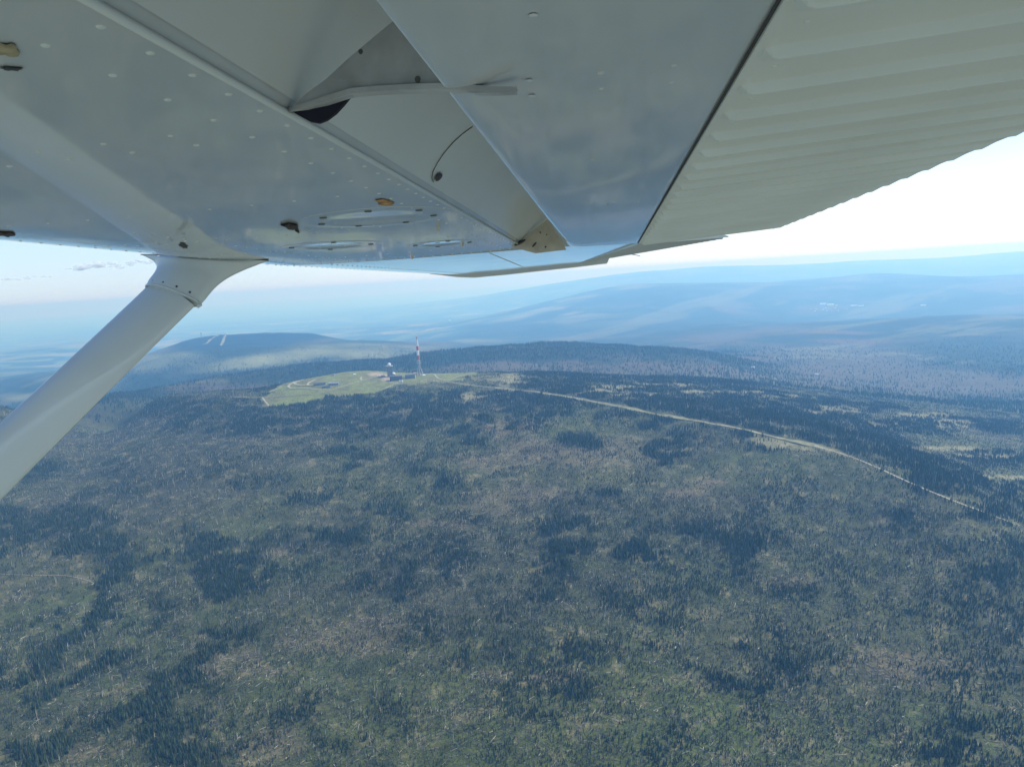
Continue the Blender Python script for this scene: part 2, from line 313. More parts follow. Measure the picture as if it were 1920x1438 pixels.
def cover(x, y, z):
    """what grows at a place: spruce, dead, grass weights and whether it is open meadow"""
    px, py, dep = project(np.stack([x, y, z], -1)); d = np.hypot(x, y)
    inside = (dep > 10)
    # natural ragged edges
    wob = np.interp(py, [700, 900, 1438], [5, 22, 45]); wo2 = np.interp(py, [700, 900, 1438], [1.5, 8, 20])
    qx = px+wob*(fbm(x, y, 110, 5, .75)*3.2); qy = py+wo2*(fbm(x+500, y, 110, 5, .75)*2.8)
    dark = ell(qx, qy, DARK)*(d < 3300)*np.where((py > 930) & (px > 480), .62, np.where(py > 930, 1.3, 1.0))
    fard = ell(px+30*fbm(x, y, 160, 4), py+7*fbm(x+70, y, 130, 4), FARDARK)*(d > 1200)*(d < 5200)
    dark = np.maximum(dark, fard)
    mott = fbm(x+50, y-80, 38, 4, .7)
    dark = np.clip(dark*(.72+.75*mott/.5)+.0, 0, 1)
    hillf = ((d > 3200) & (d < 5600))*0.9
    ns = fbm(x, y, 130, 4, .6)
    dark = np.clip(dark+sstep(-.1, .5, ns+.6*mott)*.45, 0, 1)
    light = ell(px+10*fbm(x, y, 60, 3), py+3*fbm(x+9, y, 60, 3), LIGHT)*sstep(-.45, .05, fbm(x, y, 25, 3))
    tan = ell(qx, qy, TAN); green = ell(qx, qy, GREEN)
    ex = px+16*fbm(x, y, 45, 4, .7); ey = py+6.5*fbm(x+33, y, 45, 4, .7)
    mead = pip(ex, ey, MEADOW) & (d < 3250) & (d > 2000)
    return px, py, d, dark*inside, hillf, light*inside, tan*inside, green*inside, mead, ns

px, py, d, dark, hillf, light, tan, green, mead, ns = cover(GX, GY, GZ)
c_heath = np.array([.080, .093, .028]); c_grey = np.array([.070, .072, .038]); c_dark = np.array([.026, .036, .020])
c_tan = np.array([.170, .138, .082]); c_green = np.array([.074, .108, .026]); c_mead = np.array([.175, .205, .062]); c_light = np.array([.24, .225, .12])
c_mauve = np.array([.092, .078, .056]); c_conif = np.array([.020, .034, .018])
lerp = lambda a, b, t: a+(b-a)*t[..., None]
n1 = fbm(GX, GY, 45, 4, .7); n2 = fbm(GX+400, GY-900, 260, 4, .6)
COL = lerp(c_heath, c_grey, np.clip(.5+n2*1.3+.35*sstep(900, 100, px)*sstep(1150, 850, py), 0, 1))
COL = lerp(COL, c_green, np.clip(green*.9+sstep(1050, 1450, py)*.25+n1*.4, 0, 1)*.8)
COL = lerp(COL, c_tan, np.clip(tan*1.1+sstep(.25, .7, n1)*.35, 0, 1))
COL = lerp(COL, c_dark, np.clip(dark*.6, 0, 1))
patch = fbm(GX-333, GY+121, 24, 4, .75)*sstep(4000, 2500, DD)
COL = lerp(COL, np.array([.185, .165, .088]), sstep(.14, .45, patch)*.75); COL = COL*(1-.35*sstep(.05, .4, -patch))[..., None]
# middle distance: conifer hills with clear-fellings
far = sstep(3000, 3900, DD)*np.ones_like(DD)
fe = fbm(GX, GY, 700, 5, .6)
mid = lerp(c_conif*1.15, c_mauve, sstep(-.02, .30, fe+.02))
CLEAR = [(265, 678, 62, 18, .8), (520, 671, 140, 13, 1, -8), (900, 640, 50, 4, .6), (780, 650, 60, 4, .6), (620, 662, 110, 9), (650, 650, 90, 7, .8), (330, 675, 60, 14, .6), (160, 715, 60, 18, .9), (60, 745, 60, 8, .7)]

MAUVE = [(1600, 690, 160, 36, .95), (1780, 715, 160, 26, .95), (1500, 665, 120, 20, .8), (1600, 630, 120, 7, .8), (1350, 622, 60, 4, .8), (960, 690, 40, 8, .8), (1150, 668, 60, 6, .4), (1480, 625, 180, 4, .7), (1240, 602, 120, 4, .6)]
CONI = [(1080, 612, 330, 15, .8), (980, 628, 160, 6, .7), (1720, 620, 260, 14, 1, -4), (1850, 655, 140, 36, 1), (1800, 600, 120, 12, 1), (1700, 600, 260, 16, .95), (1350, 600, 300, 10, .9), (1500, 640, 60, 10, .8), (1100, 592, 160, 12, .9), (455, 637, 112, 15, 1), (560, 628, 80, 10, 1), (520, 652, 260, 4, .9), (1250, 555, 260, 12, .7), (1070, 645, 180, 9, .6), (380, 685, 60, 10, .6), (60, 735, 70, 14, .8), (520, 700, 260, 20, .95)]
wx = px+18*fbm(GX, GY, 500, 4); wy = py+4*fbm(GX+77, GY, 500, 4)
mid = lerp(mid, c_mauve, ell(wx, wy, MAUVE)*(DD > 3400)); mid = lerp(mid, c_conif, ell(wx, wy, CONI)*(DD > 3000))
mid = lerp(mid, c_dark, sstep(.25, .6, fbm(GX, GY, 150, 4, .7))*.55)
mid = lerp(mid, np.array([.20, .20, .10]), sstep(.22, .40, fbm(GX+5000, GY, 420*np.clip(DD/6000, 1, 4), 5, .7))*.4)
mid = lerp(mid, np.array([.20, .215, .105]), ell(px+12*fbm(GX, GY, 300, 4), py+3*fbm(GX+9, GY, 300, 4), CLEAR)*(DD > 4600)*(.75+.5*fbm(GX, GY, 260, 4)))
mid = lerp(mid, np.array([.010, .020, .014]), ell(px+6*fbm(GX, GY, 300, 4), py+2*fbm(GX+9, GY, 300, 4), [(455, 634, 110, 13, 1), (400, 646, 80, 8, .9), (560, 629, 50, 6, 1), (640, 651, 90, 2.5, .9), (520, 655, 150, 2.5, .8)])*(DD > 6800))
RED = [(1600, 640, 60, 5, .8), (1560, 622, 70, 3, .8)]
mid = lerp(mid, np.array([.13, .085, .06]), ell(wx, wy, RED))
# plains with fields are mixed in the shader; only a mask here
plain = sstep(9000, 14000, DD)*sstep(1250, 950, px+250*fbm(GX, GY, 4000, 3)-(600-py)*0)
plain = np.clip(plain+sstep(40000, 50000, DD), 0, 1)*sstep(-.15, .05, fbm(GX, GY, 3500, 4)+.22)
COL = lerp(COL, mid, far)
COL = lerp(COL, c_light, light*.9)
mw = mead*1.0
COL = lerp(COL, c_mead*1.0, mw); COL = lerp(COL, np.array([.13, .125, .06]), mw*sstep(-.25, .3, n1)*.85)
COL = lerp(COL, np.array([.33, .27, .20]), ell(px, py, DIRT)*(DD < 3300)*mw)
COL = np.clip(COL*(1+.12*n1[..., None]), .01, .6)
# unseen ground behind and below, made paler to throw light onto the wing
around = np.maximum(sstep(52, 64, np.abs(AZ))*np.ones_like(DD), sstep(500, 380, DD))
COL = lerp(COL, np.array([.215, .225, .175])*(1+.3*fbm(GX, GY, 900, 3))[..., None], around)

nr, nc = GX.shape
verts = np.stack([GX, GY, GZ], -1).reshape(-1, 3).astype(np.float32)
I = np.arange(nr*nc).reshape(nr, nc); J = np.roll(I, -1, axis=1)
quads = np.stack([I[:-1], J[:-1], J[1:], I[1:]], -1).reshape(-1, 4)[:, ::-1].astype(np.int32)
me = bpy.data.meshes.new('terrain'); me.vertices.add(len(verts)); me.vertices.foreach_set('co', verts.ravel())
me.loops.add(quads.size); me.loops.foreach_set('vertex_index', quads.ravel())
me.polygons.add(len(quads)); me.polygons.foreach_set('loop_start', np.arange(0, quads.size, 4, dtype=np.int32))
me.polygons.foreach_set('use_smooth', np.ones(len(quads), bool)); me.update(); me.validate()
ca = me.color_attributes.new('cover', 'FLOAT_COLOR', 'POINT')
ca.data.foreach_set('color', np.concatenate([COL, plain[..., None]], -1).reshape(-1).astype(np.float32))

tm = bpy.data.materials.new('terrain'); tm.use_nodes = True; t = tm.node_tree; p = t.nodes['Principled BSDF']
p.inputs['Roughness'].default_value = .9; p.inputs['Specular IOR Level'].default_value = .1
at = t.nodes.new('ShaderNodeAttribute'); at.attribute_name = 'cover'
tc = t.nodes.new('ShaderNodeTexCoord')
def tnoise(scale, detail=3, rough=.6):
    q = t.nodes.new('ShaderNodeTexNoise'); q.inputs['Scale'].default_value = scale; q.inputs['Detail'].default_value = detail
    q.inputs['Roughness'].default_value = rough; t.links.new(tc.outputs['Object'], q.inputs['Vector']); return q.outputs[0]
def ramp(src, stops):
    q = t.nodes.new('ShaderNodeValToRGB'); e = q.color_ramp.elements
    while len(e) < len(stops): e.new(.5)
    for k, (pos, c) in enumerate(stops): e[k].position = pos; e[k].color = (*c, 1) if len(c) == 3 else c
    t.links.new(src, q.inputs[0]); return q.outputs[0]
def tmix(fac, a, b, mode='MIX'):
    q = t.nodes.new('ShaderNodeMix'); q.data_type = 'RGBA'; q.blend_type = mode
    for s_, v in (('Factor', fac), ('A', a), ('B', b)):
        if isinstance(v, (int, float)): q.inputs[s_].default_value = v
        elif isinstance(v, tuple): q.inputs[s_].default_value = (*v, 1)
        else: t.links.new(v, q.inputs[s_])
    return q.outputs['Result']
# grain of tussocks and dead wood
g1 = ramp(tnoise(.45, 4, .75), [(.32, (.55, .55, .55)), (.5, (1, 1, 1)), (.68, (1.55, 1.5, 1.4))])
g2 = ramp(tnoise(.07, 4, .7), [(.3, (.7, .72, .7)), (.7, (1.3, 1.28, 1.3))])
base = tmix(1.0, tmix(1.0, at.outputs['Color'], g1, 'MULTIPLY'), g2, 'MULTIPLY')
# fields of the plain
vo = t.nodes.new('ShaderNodeTexVoronoi'); vo.inputs['Scale'].default_value = .0016; vo.inputs['Randomness'].default_value = .9
mp = t.nodes.new('ShaderNodeMapping'); mp.inputs['Scale'].default_value = (1, 1.3, .01); mp.inputs['Rotation'].default_value = (0, 0, .5)
t.links.new(tc.outputs['Object'], mp.inputs['Vector']); t.links.new(mp.outputs[0], vo.inputs['Vector'])
sep = t.nodes.new('ShaderNodeSeparateColor'); t.links.new(vo.outputs['Color'], sep.inputs[0])
fld = ramp(sep.outputs[0], [(0, (.03, .05, .025)), (.28, (.035, .055, .03)), (.3, (.09, .13, .045)), (.55, (.12, .16, .05)), (.6, (.2, .19, .09)), (.8, (.08, .12, .04)), (.9, (.26, .22, .14))])
wood = ramp(tnoise(.0006, 5, .6), [(.50, (0, 0, 0)), (.56, (1, 1, 1))])
fld = tmix(wood, fld, (.03, .045, .025))
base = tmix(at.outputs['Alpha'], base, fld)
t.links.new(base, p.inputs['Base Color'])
bn = t.nodes.new('ShaderNodeBump'); bn.inputs['Distance'].default_value = 1.2; bn.inputs['Strength'].default_value = .8
t.links.new(tnoise(.3, 4, .7), bn.inputs['Height']); t.links.new(bn.outputs[0], p.inputs['Normal'])
me.materials.append(tm)
ter = link(bpy.data.objects.new('terrain', me))
tag(ter, 'forested mountain slopes, bare summit meadow, far hills and plain with fields', kind='structure')

# ------------------------------------------------------------------ roads on the summit and ridge
m_verge = mat('grassy_verge', (.165, .165, .075), .9, noise=(.08, .35, 4)); m_road = mat('pale_gravel', (.33, .30, .21), .9, noise=(.2, .15, 3)); m_track = mat('worn_track', (.24, .22, .14), .9, noise=(.2, .2, 3))
roadpts = []
def ribbon(name, pts, width, m, label, dmin=600, lift=.5):
    P = np.array([hit(a, b, dmin) for a, b in pts])[:, :2]
    Q = [P[0]]
    for a, b in zip(P[:-1], P[1:]):
        k = max(1, int(np.linalg.norm(b-a)/7)); Q += [a+(b-a)*i/k for i in range(1, k+1)]
    Q = np.array(Q)
    for _ in range(12): Q[1:-1] = (Q[:-2]+2*Q[1:-1]+Q[2:])/4
    T = np.gradient(Q, axis=0); T /= np.linalg.norm(T, axis=1)[:, None]+1e-9; Nn = np.stack([-T[:, 1], T[:, 0]], 1)
    wv = width*(1+(1.3 if width > 12 else .3)*fbm(Q[:, 0], Q[:, 1], 45, 3))[:, None]
    cols = [Q+Nn*wv*s for s in (-.5, 0, .5)]
    zz = np.max([ground(c[:, 0], c[:, 1]) for c in cols], axis=0)+lift
    V = np.stack([np.concatenate([c, zz[:, None]], 1) for c in cols], 1).reshape(-1, 3); n = len(Q)
    Fc = [(3*i+j, 3*i+j+1, 3*i+j+4, 3*i+j+3) for i in range(n-1) for j in (0, 1)]
    o = obj(name, V, Fc, m, None); tag(o, label, kind='structure'); roadpts.append(np.concatenate([Q, np.full((n, 1), width)], 1)); return o
ribbon('verge', [(930, 727.5)]+ROADPX[0][5:], 17, m_verge, 'rough yellow-green grass verge along the ridge road', dmin=1000, lift=.3)
for i, r_ in enumerate(ROADPX):
    ribbon('road' if i in (0, 6) else 'path', r_, 5.5 if i in (0, 6) else (8.5 if 7 < i < 12 else 5), m_road,
           'pale gravel road along the bare ridge' if i == 0 else ('pale road across the summit meadow' if i == 6 else 'pale footpath on the summit'), dmin=1000)
for r_ in SMALLTRACK: ribbon('track', r_, 2.0 if r_[0][1] > 1000 else 4, m_track if r_[0][0] < 1000 else m_road, 'faint worn track through dead forest')
RP = np.concatenate([q_ if q_[0, 2] != 4 else q_[fbm(q_[:, 0], q_[:, 1], 60, 2) > -.12] for q_ in roadpts])
# cuts down the wooded hill at the back (pale ski runs)
m_run = mat('mown_run', (.22, .22, .13), .9)
for r_ in ([(383, 647), (396, 637), (410, 630), (424, 622.5)], [(415, 650), (419, 640), (423, 631), (426, 622.5)]):
    ribbon('piste', r_, 22, m_run, 'pale cleared run down the dark wooded hill', dmin=6500, lift=9)

# ------------------------------------------------------------------ trees
m_spruce = bpy.data.materials.new('spruce_needles'); m_spruce.use_nodes = True
t = m_spruce.node_tree; p = t.nodes['Principled BSDF']; p.inputs['Roughness'].default_value = .8; p.inputs['Specular IOR Level'].default_value = .2
oi = t.nodes.new('ShaderNodeObjectInfo'); q = t.nodes.new('ShaderNodeValToRGB'); e = q.color_ramp.elements
e[0].color = (.020, .036, .014, 1); e[1].color = (.066, .086, .026, 1); e.new(.5).color = (.030, .055, .026, 1)
t.links.new(oi.outputs['Random'], q.inputs[0]); t.links.new(q.outputs[0], p.inputs['Base Color'])
m_dead = bpy.data.materials.new('bleached_wood'); m_dead.use_nodes = True
t = m_dead.node_tree; p = t.nodes['Principled BSDF']; p.inputs['Roughness'].default_value = .85
oi = t.nodes.new('ShaderNodeObjectInfo'); q = t.nodes.new('ShaderNodeValToRGB'); e = q.color_ramp.elements
e[0].color = (.09, .078, .066, 1); e[1].color = (.60, .54, .42, 1); e[1].position = .97; e.new(.7).color = (.16, .14, .115, 1); t.links.new(oi.outputs['Random'], q.inputs[0]); t.links.new(q.outputs[0], p.inputs['Base Color'])
m_bark = mat('bark', (.09, .07, .055), .9)
m_shrub = bpy.data.materials.new('shrub_leaves'); m_shrub.use_nodes = True
t = m_shrub.node_tree; p = t.nodes['Principled BSDF']; p.inputs['Roughness'].default_value = .8
oi = t.nodes.new('ShaderNodeObjectInfo'); q = t.nodes.new('ShaderNodeValToRGB'); e = q.color_ramp.elements
e[0].color = (.05, .075, .03, 1); e[1].color = (.17, .19, .07, 1); e.new(.7).color = (.10, .12, .05, 1)
t.links.new(oi.outputs['Random'], q.inputs[0]); t.links.new(q.outputs[0], p.inputs['Base Color'])

def spruce_crown(h, r, layers, n, seed):
    """whorls of drooping boughs, as many small pointed faces"""
    rr = random.Random(seed); v = []; f = []
    for L in range(layers):
        a = L/layers; z0 = h*(.08+.9*a); rad = r*(1-a)**.85*(.8+.35*rr.random())+.12; dz = h*.9/layers
        for k in range(n):
            t0 = 2*math.pi*(k+rr.random()*.7)/n+L*.7; R_ = rad*(.65+.6*rr.random()); wd = rad*.42
            b = len(v); c, s = math.cos(t0), math.sin(t0)
            v += [(0, 0, z0+dz*1.5), (c*R_*.55-s*wd, s*R_*.55+c*wd, z0+dz*.25), (c*R_, s*R_, z0-dz*.15*rr.random()), (c*R_*.55+s*wd, s*R_*.55-c*wd, z0+dz*.25)]
            f += [(b, b+1, b+2), (b, b+2, b+3)]
    b = len(v); v += [(0, 0, h), (.12*r, 0, h*.86), (-.06*r, .1*r, h*.86), (-.06*r, -.1*r, h*.86)]; f += [(b, b+1, b+2), (b, b+2, b+3), (b, b+3, b+1)]
    return v, f
def pole(h, r, n=5, lean=0.0):
    mb = MB(); mb.tube((0, 0, 0), (lean*h*.5, 0, h*.5), r, r*.72, n, False); mb.tube((lean*h*.5, 0, h*.5), (lean*h, 0, h), r*.72, r*.15, n, True); return mb
def snag(h, r, seed, nb=7):
    rr = random.Random(seed); mb = pole(h, r, 5, rr.uniform(-.05, .05))
    for k in range(nb):
        z = h*rr.uniform(.3, .92); a = rr.random()*6.28; L = (1-z/h)*2.2+.5
        mb.tube((0, 0, z), (L*math.cos(a), L*math.sin(a), z-.15*L), .09, .03, 3, False)
    return mb
protos = bpy.data.collections.new('tree_kinds')
def proto(coll, name, v, f, mats, idx=None):
    me_ = bpy.data.meshes.new(name); me_.from_pydata(v, [], f)
    for m in mats: me_.materials.append(m)
    if idx is not None: me_.polygons.foreach_set('material_index', idx)
    o = bpy.data.objects.new(name, me_); coll.objects.link(o); return o
cs = bpy.data.collections.new('spruce_kinds')
for k in range(4):
    v, f = spruce_crown(10, [1.9, 2.3, 1.6, 2.6][k], 6, 6, k); mb = MB(); mb.add(v, f); n0 = len(mb.f); mb.tube((0, 0, -.5), (0, 0, 6), .2, .1, 4, False)
    proto(cs, 'spruce_kind_%d' % k, mb.v, mb.f, [m_spruce, m_bark], [0]*n0+[1]*(len(mb.f)-n0))
cz = bpy.data.collections.new('snag_kinds')
for k in range(3): mb = snag([11, 8, 13][k], [.30, .33, .34][k], k); proto(cz, 'snag_kind_%d' % k, mb.v, mb.f, [m_dead])
cl = bpy.data.collections.new('log_kinds')
for k in range(3):
    mb = MB(); L = [9, 12, 7][k]; mb.tube((-L/2, 0, .35), (L/2, 0, .3), .36, .12, 5)
    rr = random.Random(k)
    for j in range(5): x = rr.uniform(-L*.2, L*.45); mb.tube((x, 0, .3), (x+rr.uniform(.3, .9), rr.uniform(-1.2, 1.2), rr.uniform(.5, 1.5)), .07, .03, 3, False)
    proto(cl, 'log_kind_%d' % k, mb.v, mb.f, [m_dead])
ch = bpy.data.collections.new('shrub_kinds')
for k in range(3):
    rr = random.Random(k+50); v = []; f = []
    for j in range(26):
        a = rr.random()*6.28; r0 = rr.random()**.5*1.3; z0 = rr.random()*1.1*(1-r0/2.2); s = .35+rr.random()*.4; b = len(v)
        for i in range(3): v.append((r0*math.cos(a)+rr.uniform(-s, s), r0*math.sin(a)+rr.uniform(-s, s), z0+rr.uniform(0, s)))
        f.append((b, b+1, b+2))
    proto(ch, 'shrub_kind_%d' % k, v, f, [m_shrub])

def sample(n, dmin, dmax, power=1.0):
    a = rng.uniform(-39, 39, n); u = rng.random(n)
    dd = np.sqrt(dmin**2+u*(dmax**2-dmin**2)); x = dd*np.sin(np.radians(a)); y = dd*np.cos(np.radians(a)); return x, y
def seen(x, y, z, margin=60):
    px, py, dep = project(np.stack([x, y, z], -1)); return (px > -margin) & (px < 1920+margin) & (py < 1438+margin*1.5) & (dep > 0)
# distance to roads on a coarse raster
RS = 4.0; rx0, ry0 = -2600, 300; RG = np.zeros((1400, 1400), bool)
for x_, y_, w_ in RP:
    k = int((w_/2+2)/RS)+(1 if w_ > 4.5 else 0); i = int((x_-rx0)/RS); j = int((y_-ry0)/RS)
    if 0 <= i-k and i+k < 1400 and 0 <= j-k and j+k < 1400: RG[i-k:i+k+1, j-k:j+k+1] = True
def onroad(x, y):
    i = ((x-rx0)/RS).astype(int); j = ((y-ry0)/RS).astype(int); ok = (i >= 0) & (i < 1400) & (j >= 0) & (j < 1400)
    return ok & RG[np.clip(i, 0, 1399), np.clip(j, 0, 1399)]

def scatter(kind):
    X = []; S = []
    zones = {'spruce': [(140000, 640, 1500), (310000, 1500, 3200), (170000, 3200, 6900)],
             'snag': [(30000, 640, 1500), (60000, 1500, 3200), (26000, 3200, 5200)],
             'log': [(90000, 640, 1500), (110000, 1500, 2900)],
             'shrub': [(110000, 640, 1400), (90000, 1400, 3000)]}[kind]
    for n, a, b in zones:
        x, y = sample(n, a, b); z = ground(x, y)
        ok = seen(x, y, z) & ~onroad(x, y); x, y, z = x[ok], y[ok], z[ok]
        px, py, d, dark, hillf, light, tan, green, mead, ns = cover(x, y, z)
        u = rng.random(len(x)); far_ = d > 3250
        fe_ = fbm(x, y, 700, 5, .6)
        if kind == 'spruce':
            fine = fbm(x+11, y+7, 26, 3, .7); pr = np.clip(.36+.75*dark-.3*tan-.12*green+.9*fine, .03, 1)
            open_ = np.maximum(ell(px+18*fbm(x, y, 500, 4), py+4*fbm(x+77, y, 500, 4), MAUVE), ell(px, py, CLEAR))
            pr = np.where(far_, np.where(fe_ > -.03, .25, .85)*(1-.96*open_)*sstep(6900, 4600, d), pr); pr = np.where(light > .35, .08, pr); pr = np.where(mead, .004, pr)
            mw_ = mead & (px < 660) & (py > 716); pr = np.where(mw_, .30*(fbm(x, y, 30, 3) > .0), pr)
            s = .20+.30*rng.random(len(x))+dark**1.5*(.30+.5*rng.random(len(x)))
            s = np.where(far_, .9+.6*rng.random(len(x)), s); s = np.where(mead, .3, s)
            s *= np.interp(d, [600, 1800, 2600, 3300], [.93, 1, .85, 1.0])
        elif kind == 'snag':
            pr = np.clip(.22+.25*(fbm(x+800, y, 110, 3) > .0)+.3*sstep(.1, .5, fbm(x, y-700, 60, 3)), 0, 1)*(1-.3*dark); pr = np.where(mead | (light > .4), 0, pr)
            s = .5+.7*rng.random(len(x))
        elif kind == 'log':
            pr = np.clip(.35+.5*fbm(x+300, y+800, 70, 3)+.5*tan, 0, 1)*(1-.85*dark); pr = np.where(mead | (light > .4), 0, pr); s = .55+.6*rng.random(len(x))
        else:
            pr = np.clip(.5+.6*fbm(x-300, y+200, 60, 3)+.4*green, 0, 1)*(1-.8*dark); pr = np.where(mead, .03, pr); s = .6+.9*rng.random(len(x))
        k = u < pr; X.append(np.stack([x[k], y[k], z[k]], 1)); S.append(s[k])
    return np.concatenate(X), np.concatenate(S)

def gn_scatter(name, P, S, rot, coll, nk, label, cat):
    n = len(P); me_ = bpy.data.meshes.new(name); me_.vertices.add(n); me_.vertices.foreach_set('co', P.astype(np.float32).ravel())
    a = me_.attributes.new('siz', 'FLOAT_VECTOR', 'POINT'); a.data.foreach_set('vector', S.astype(np.float32).ravel())
    a = me_.attributes.new('trn', 'FLOAT_VECTOR', 'POINT'); a.data.foreach_set('vector', rot.astype(np.float32).ravel())
    a = me_.attributes.new('kin', 'INT', 'POINT'); a.data.foreach_set('value', rng.integers(0, nk, n).astype(np.int32))
    o = link(bpy.data.objects.new(name, me_))
    g = bpy.data.node_groups.new(name, 'GeometryNodeTree'); g.interface.new_socket('Geometry', in_out='INPUT', socket_type='NodeSocketGeometry'); g.interface.new_socket('Geometry', in_out='OUTPUT', socket_type='NodeSocketGeometry')
    gi = g.nodes.new('NodeGroupInput'); go = g.nodes.new('NodeGroupOutput'); ip = g.nodes.new('GeometryNodeInstanceOnPoints'); ci = g.nodes.new('GeometryNodeCollectionInfo')
    ci.inputs['Collection'].default_value = coll; ci.inputs['Separate Children'].default_value = True; ci.inputs['Reset Children'].default_value = True
    ip.inputs['Pick Instance'].default_value = True
    def na(nm, ty):
        q = g.nodes.new('GeometryNodeInputNamedAttribute'); q.data_type = ty; q.inputs['Name'].default_value = nm; return q.outputs['Attribute']
    L = g.links.new; L(gi.outputs[0], ip.inputs['Points']); L(ci.outputs[0], ip.inputs['Instance']); L(na('kin', 'INT'), ip.inputs['Instance Index'])
    L(na('trn', 'FLOAT_VECTOR'), ip.inputs['Rotation']); L(na('siz', 'FLOAT_VECTOR'), ip.inputs['Scale']); L(ip.outputs[0], go.inputs[0])
    md = o.modifiers.new('scatter', 'NODES'); md.node_group = g
    tag(o, label, cat, kind='stuff'); return o

def split_near(P, S, k=300, hgt=10):
    """the ones that show largest in the frame come first"""
    px, py, dep = project(P); ok = (px > 4) & (px < 1916) & (py < 1434) & (py > 0)
    score = np.where(ok, S*hgt/np.linalg.norm(P-CAM, axis=1), -1); o = np.argsort(-score); return o[:k], o[k:]

# spruces: 300 with crown and trunk, the rest as one forest
P, S = scatter('spruce'); near, rest = split_near(P, S)
hp = []
for k in range(3):
    v, f = spruce_crown(10, [1.9, 2.3, 1.7][k], 13, 11, 100+k); hp.append(mesh_of('crown', v, f, m_spruce))
mb = MB(); mb.tube((0, 0, -.6), (0, 0, 8.5), .2, .05, 6, False); trunk_me = mesh_of('trunk', mb.v, mb.f, m_bark)
for i, j in enumerate(near):
    r0 = empty('spruce_tree', P[j]); s = S[j]; r0.scale = (s, s, s*rng.uniform(.9, 1.15)); r0.rotation_euler = (0, 0, rng.uniform(0, 6.28))
    tag(r0, 'dark green pointed spruce among the nearest and largest on the slope below', 'spruce', 'nearest live spruces on the slope')
    link(bpy.data.objects.new('crown', hp[i % 3]), r0); link(bpy.data.objects.new('trunk', trunk_me), r0)
Pr, Sr = P[rest], S[rest]; n = len(Pr); wdt = np.where(np.linalg.norm(Pr-CAM, axis=1) > 3200, 1.3, 1.0)
gn_scatter('spruce_forest', Pr, np.stack([Sr*wdt, Sr*wdt, Sr*rng.uniform(.85, 1.2, n)], 1), np.stack([np.zeros(n), np.zeros(n), rng.uniform(0, 6.28, n)], 1), cs, 4,
           'dark green spruce forest in ragged patches over the mountain', 'forest')
print('spruces', n)
# standing dead trunks
P, S = scatter('snag'); near, rest = split_near(P, S, hgt=11)
hs = []
for k in range(3): mb = snag([11, 8, 13][k], [.26, .28, .28][k], 30+k, 12); hs.append(mesh_of('dead_tree', mb.v, mb.f, m_dead))
for i, j in enumerate(near):
    o = link(bpy.data.objects.new('dead_tree', hs[i % 3])); o.location = P[j]; s = S[j]; o.scale = (s, s, s); o.rotation_euler = (rng.uniform(-.08, .08), rng.uniform(-.08, .08), rng.uniform(0, 6.28))
    tag(o, 'bleached bare trunk still standing among the nearest on the slope below', 'dead tree', 'nearest standing dead trees on the slope')
Pr, Sr = P[rest], S[rest]; n = len(Pr)
gn_scatter('dead_forest', Pr, np.stack([Sr*1.1, Sr*1.1, Sr], 1), np.stack([rng.normal(0, .06, n), rng.normal(0, .06, n), rng.uniform(0, 6.28, n)], 1), cz, 3,
           'grey standing dead trunks scattered all over the slopes', 'dead forest')
# fallen trunks
P, S = scatter('log'); near, rest = split_near(P, S, hgt=9)
hl = []
for k in range(3):
    mb = MB(); L_ = [9, 12, 7][k]; rr = random.Random(60+k); mb.tube((-L_/2, 0, .35), (L_/2, 0, .3), .32, .1, 7)
    for j in range(9): x = rr.uniform(-L_*.2, L_*.45); mb.tube((x, 0, .3), (x+rr.uniform(.3, .9), rr.uniform(-1.2, 1.2), rr.uniform(.4, 1.5)), .06, .02, 3, False)
    hl.append(mesh_of('fallen_trunk', mb.v, mb.f, m_dead))
for i, j in enumerate(near):
    o = link(bpy.data.objects.new('fallen_trunk', hl[i % 3])); o.location = P[j]; s = S[j]; o.scale = (s, s, s); o.rotation_euler = (0, rng.uniform(-.12, .12), rng.uniform(0, 6.28))
    tag(o, 'pale fallen tree trunk lying in the grass nearest below', 'fallen tree', 'nearest fallen trunks on the slope')
Pr, Sr = P[rest], S[rest]; n = len(Pr)
gn_scatter('deadwood', Pr, np.stack([Sr, Sr, Sr], 1), np.stack([np.zeros(n), rng.normal(0, .12, n), rng.uniform(0, 6.28, n)], 1), cl, 3,
           'pale fallen trunks strewn over the open slopes', 'deadwood')
P, S = scatter('shrub'); n = len(P)
gn_scatter('undergrowth', P, np.stack([S, S, S], 1), np.stack([np.zeros(n), np.zeros(n), rng.uniform(0, 6.28, n)], 1), ch, 3,
           'low green shrubs and tussocks between the dead trunks', 'undergrowth')

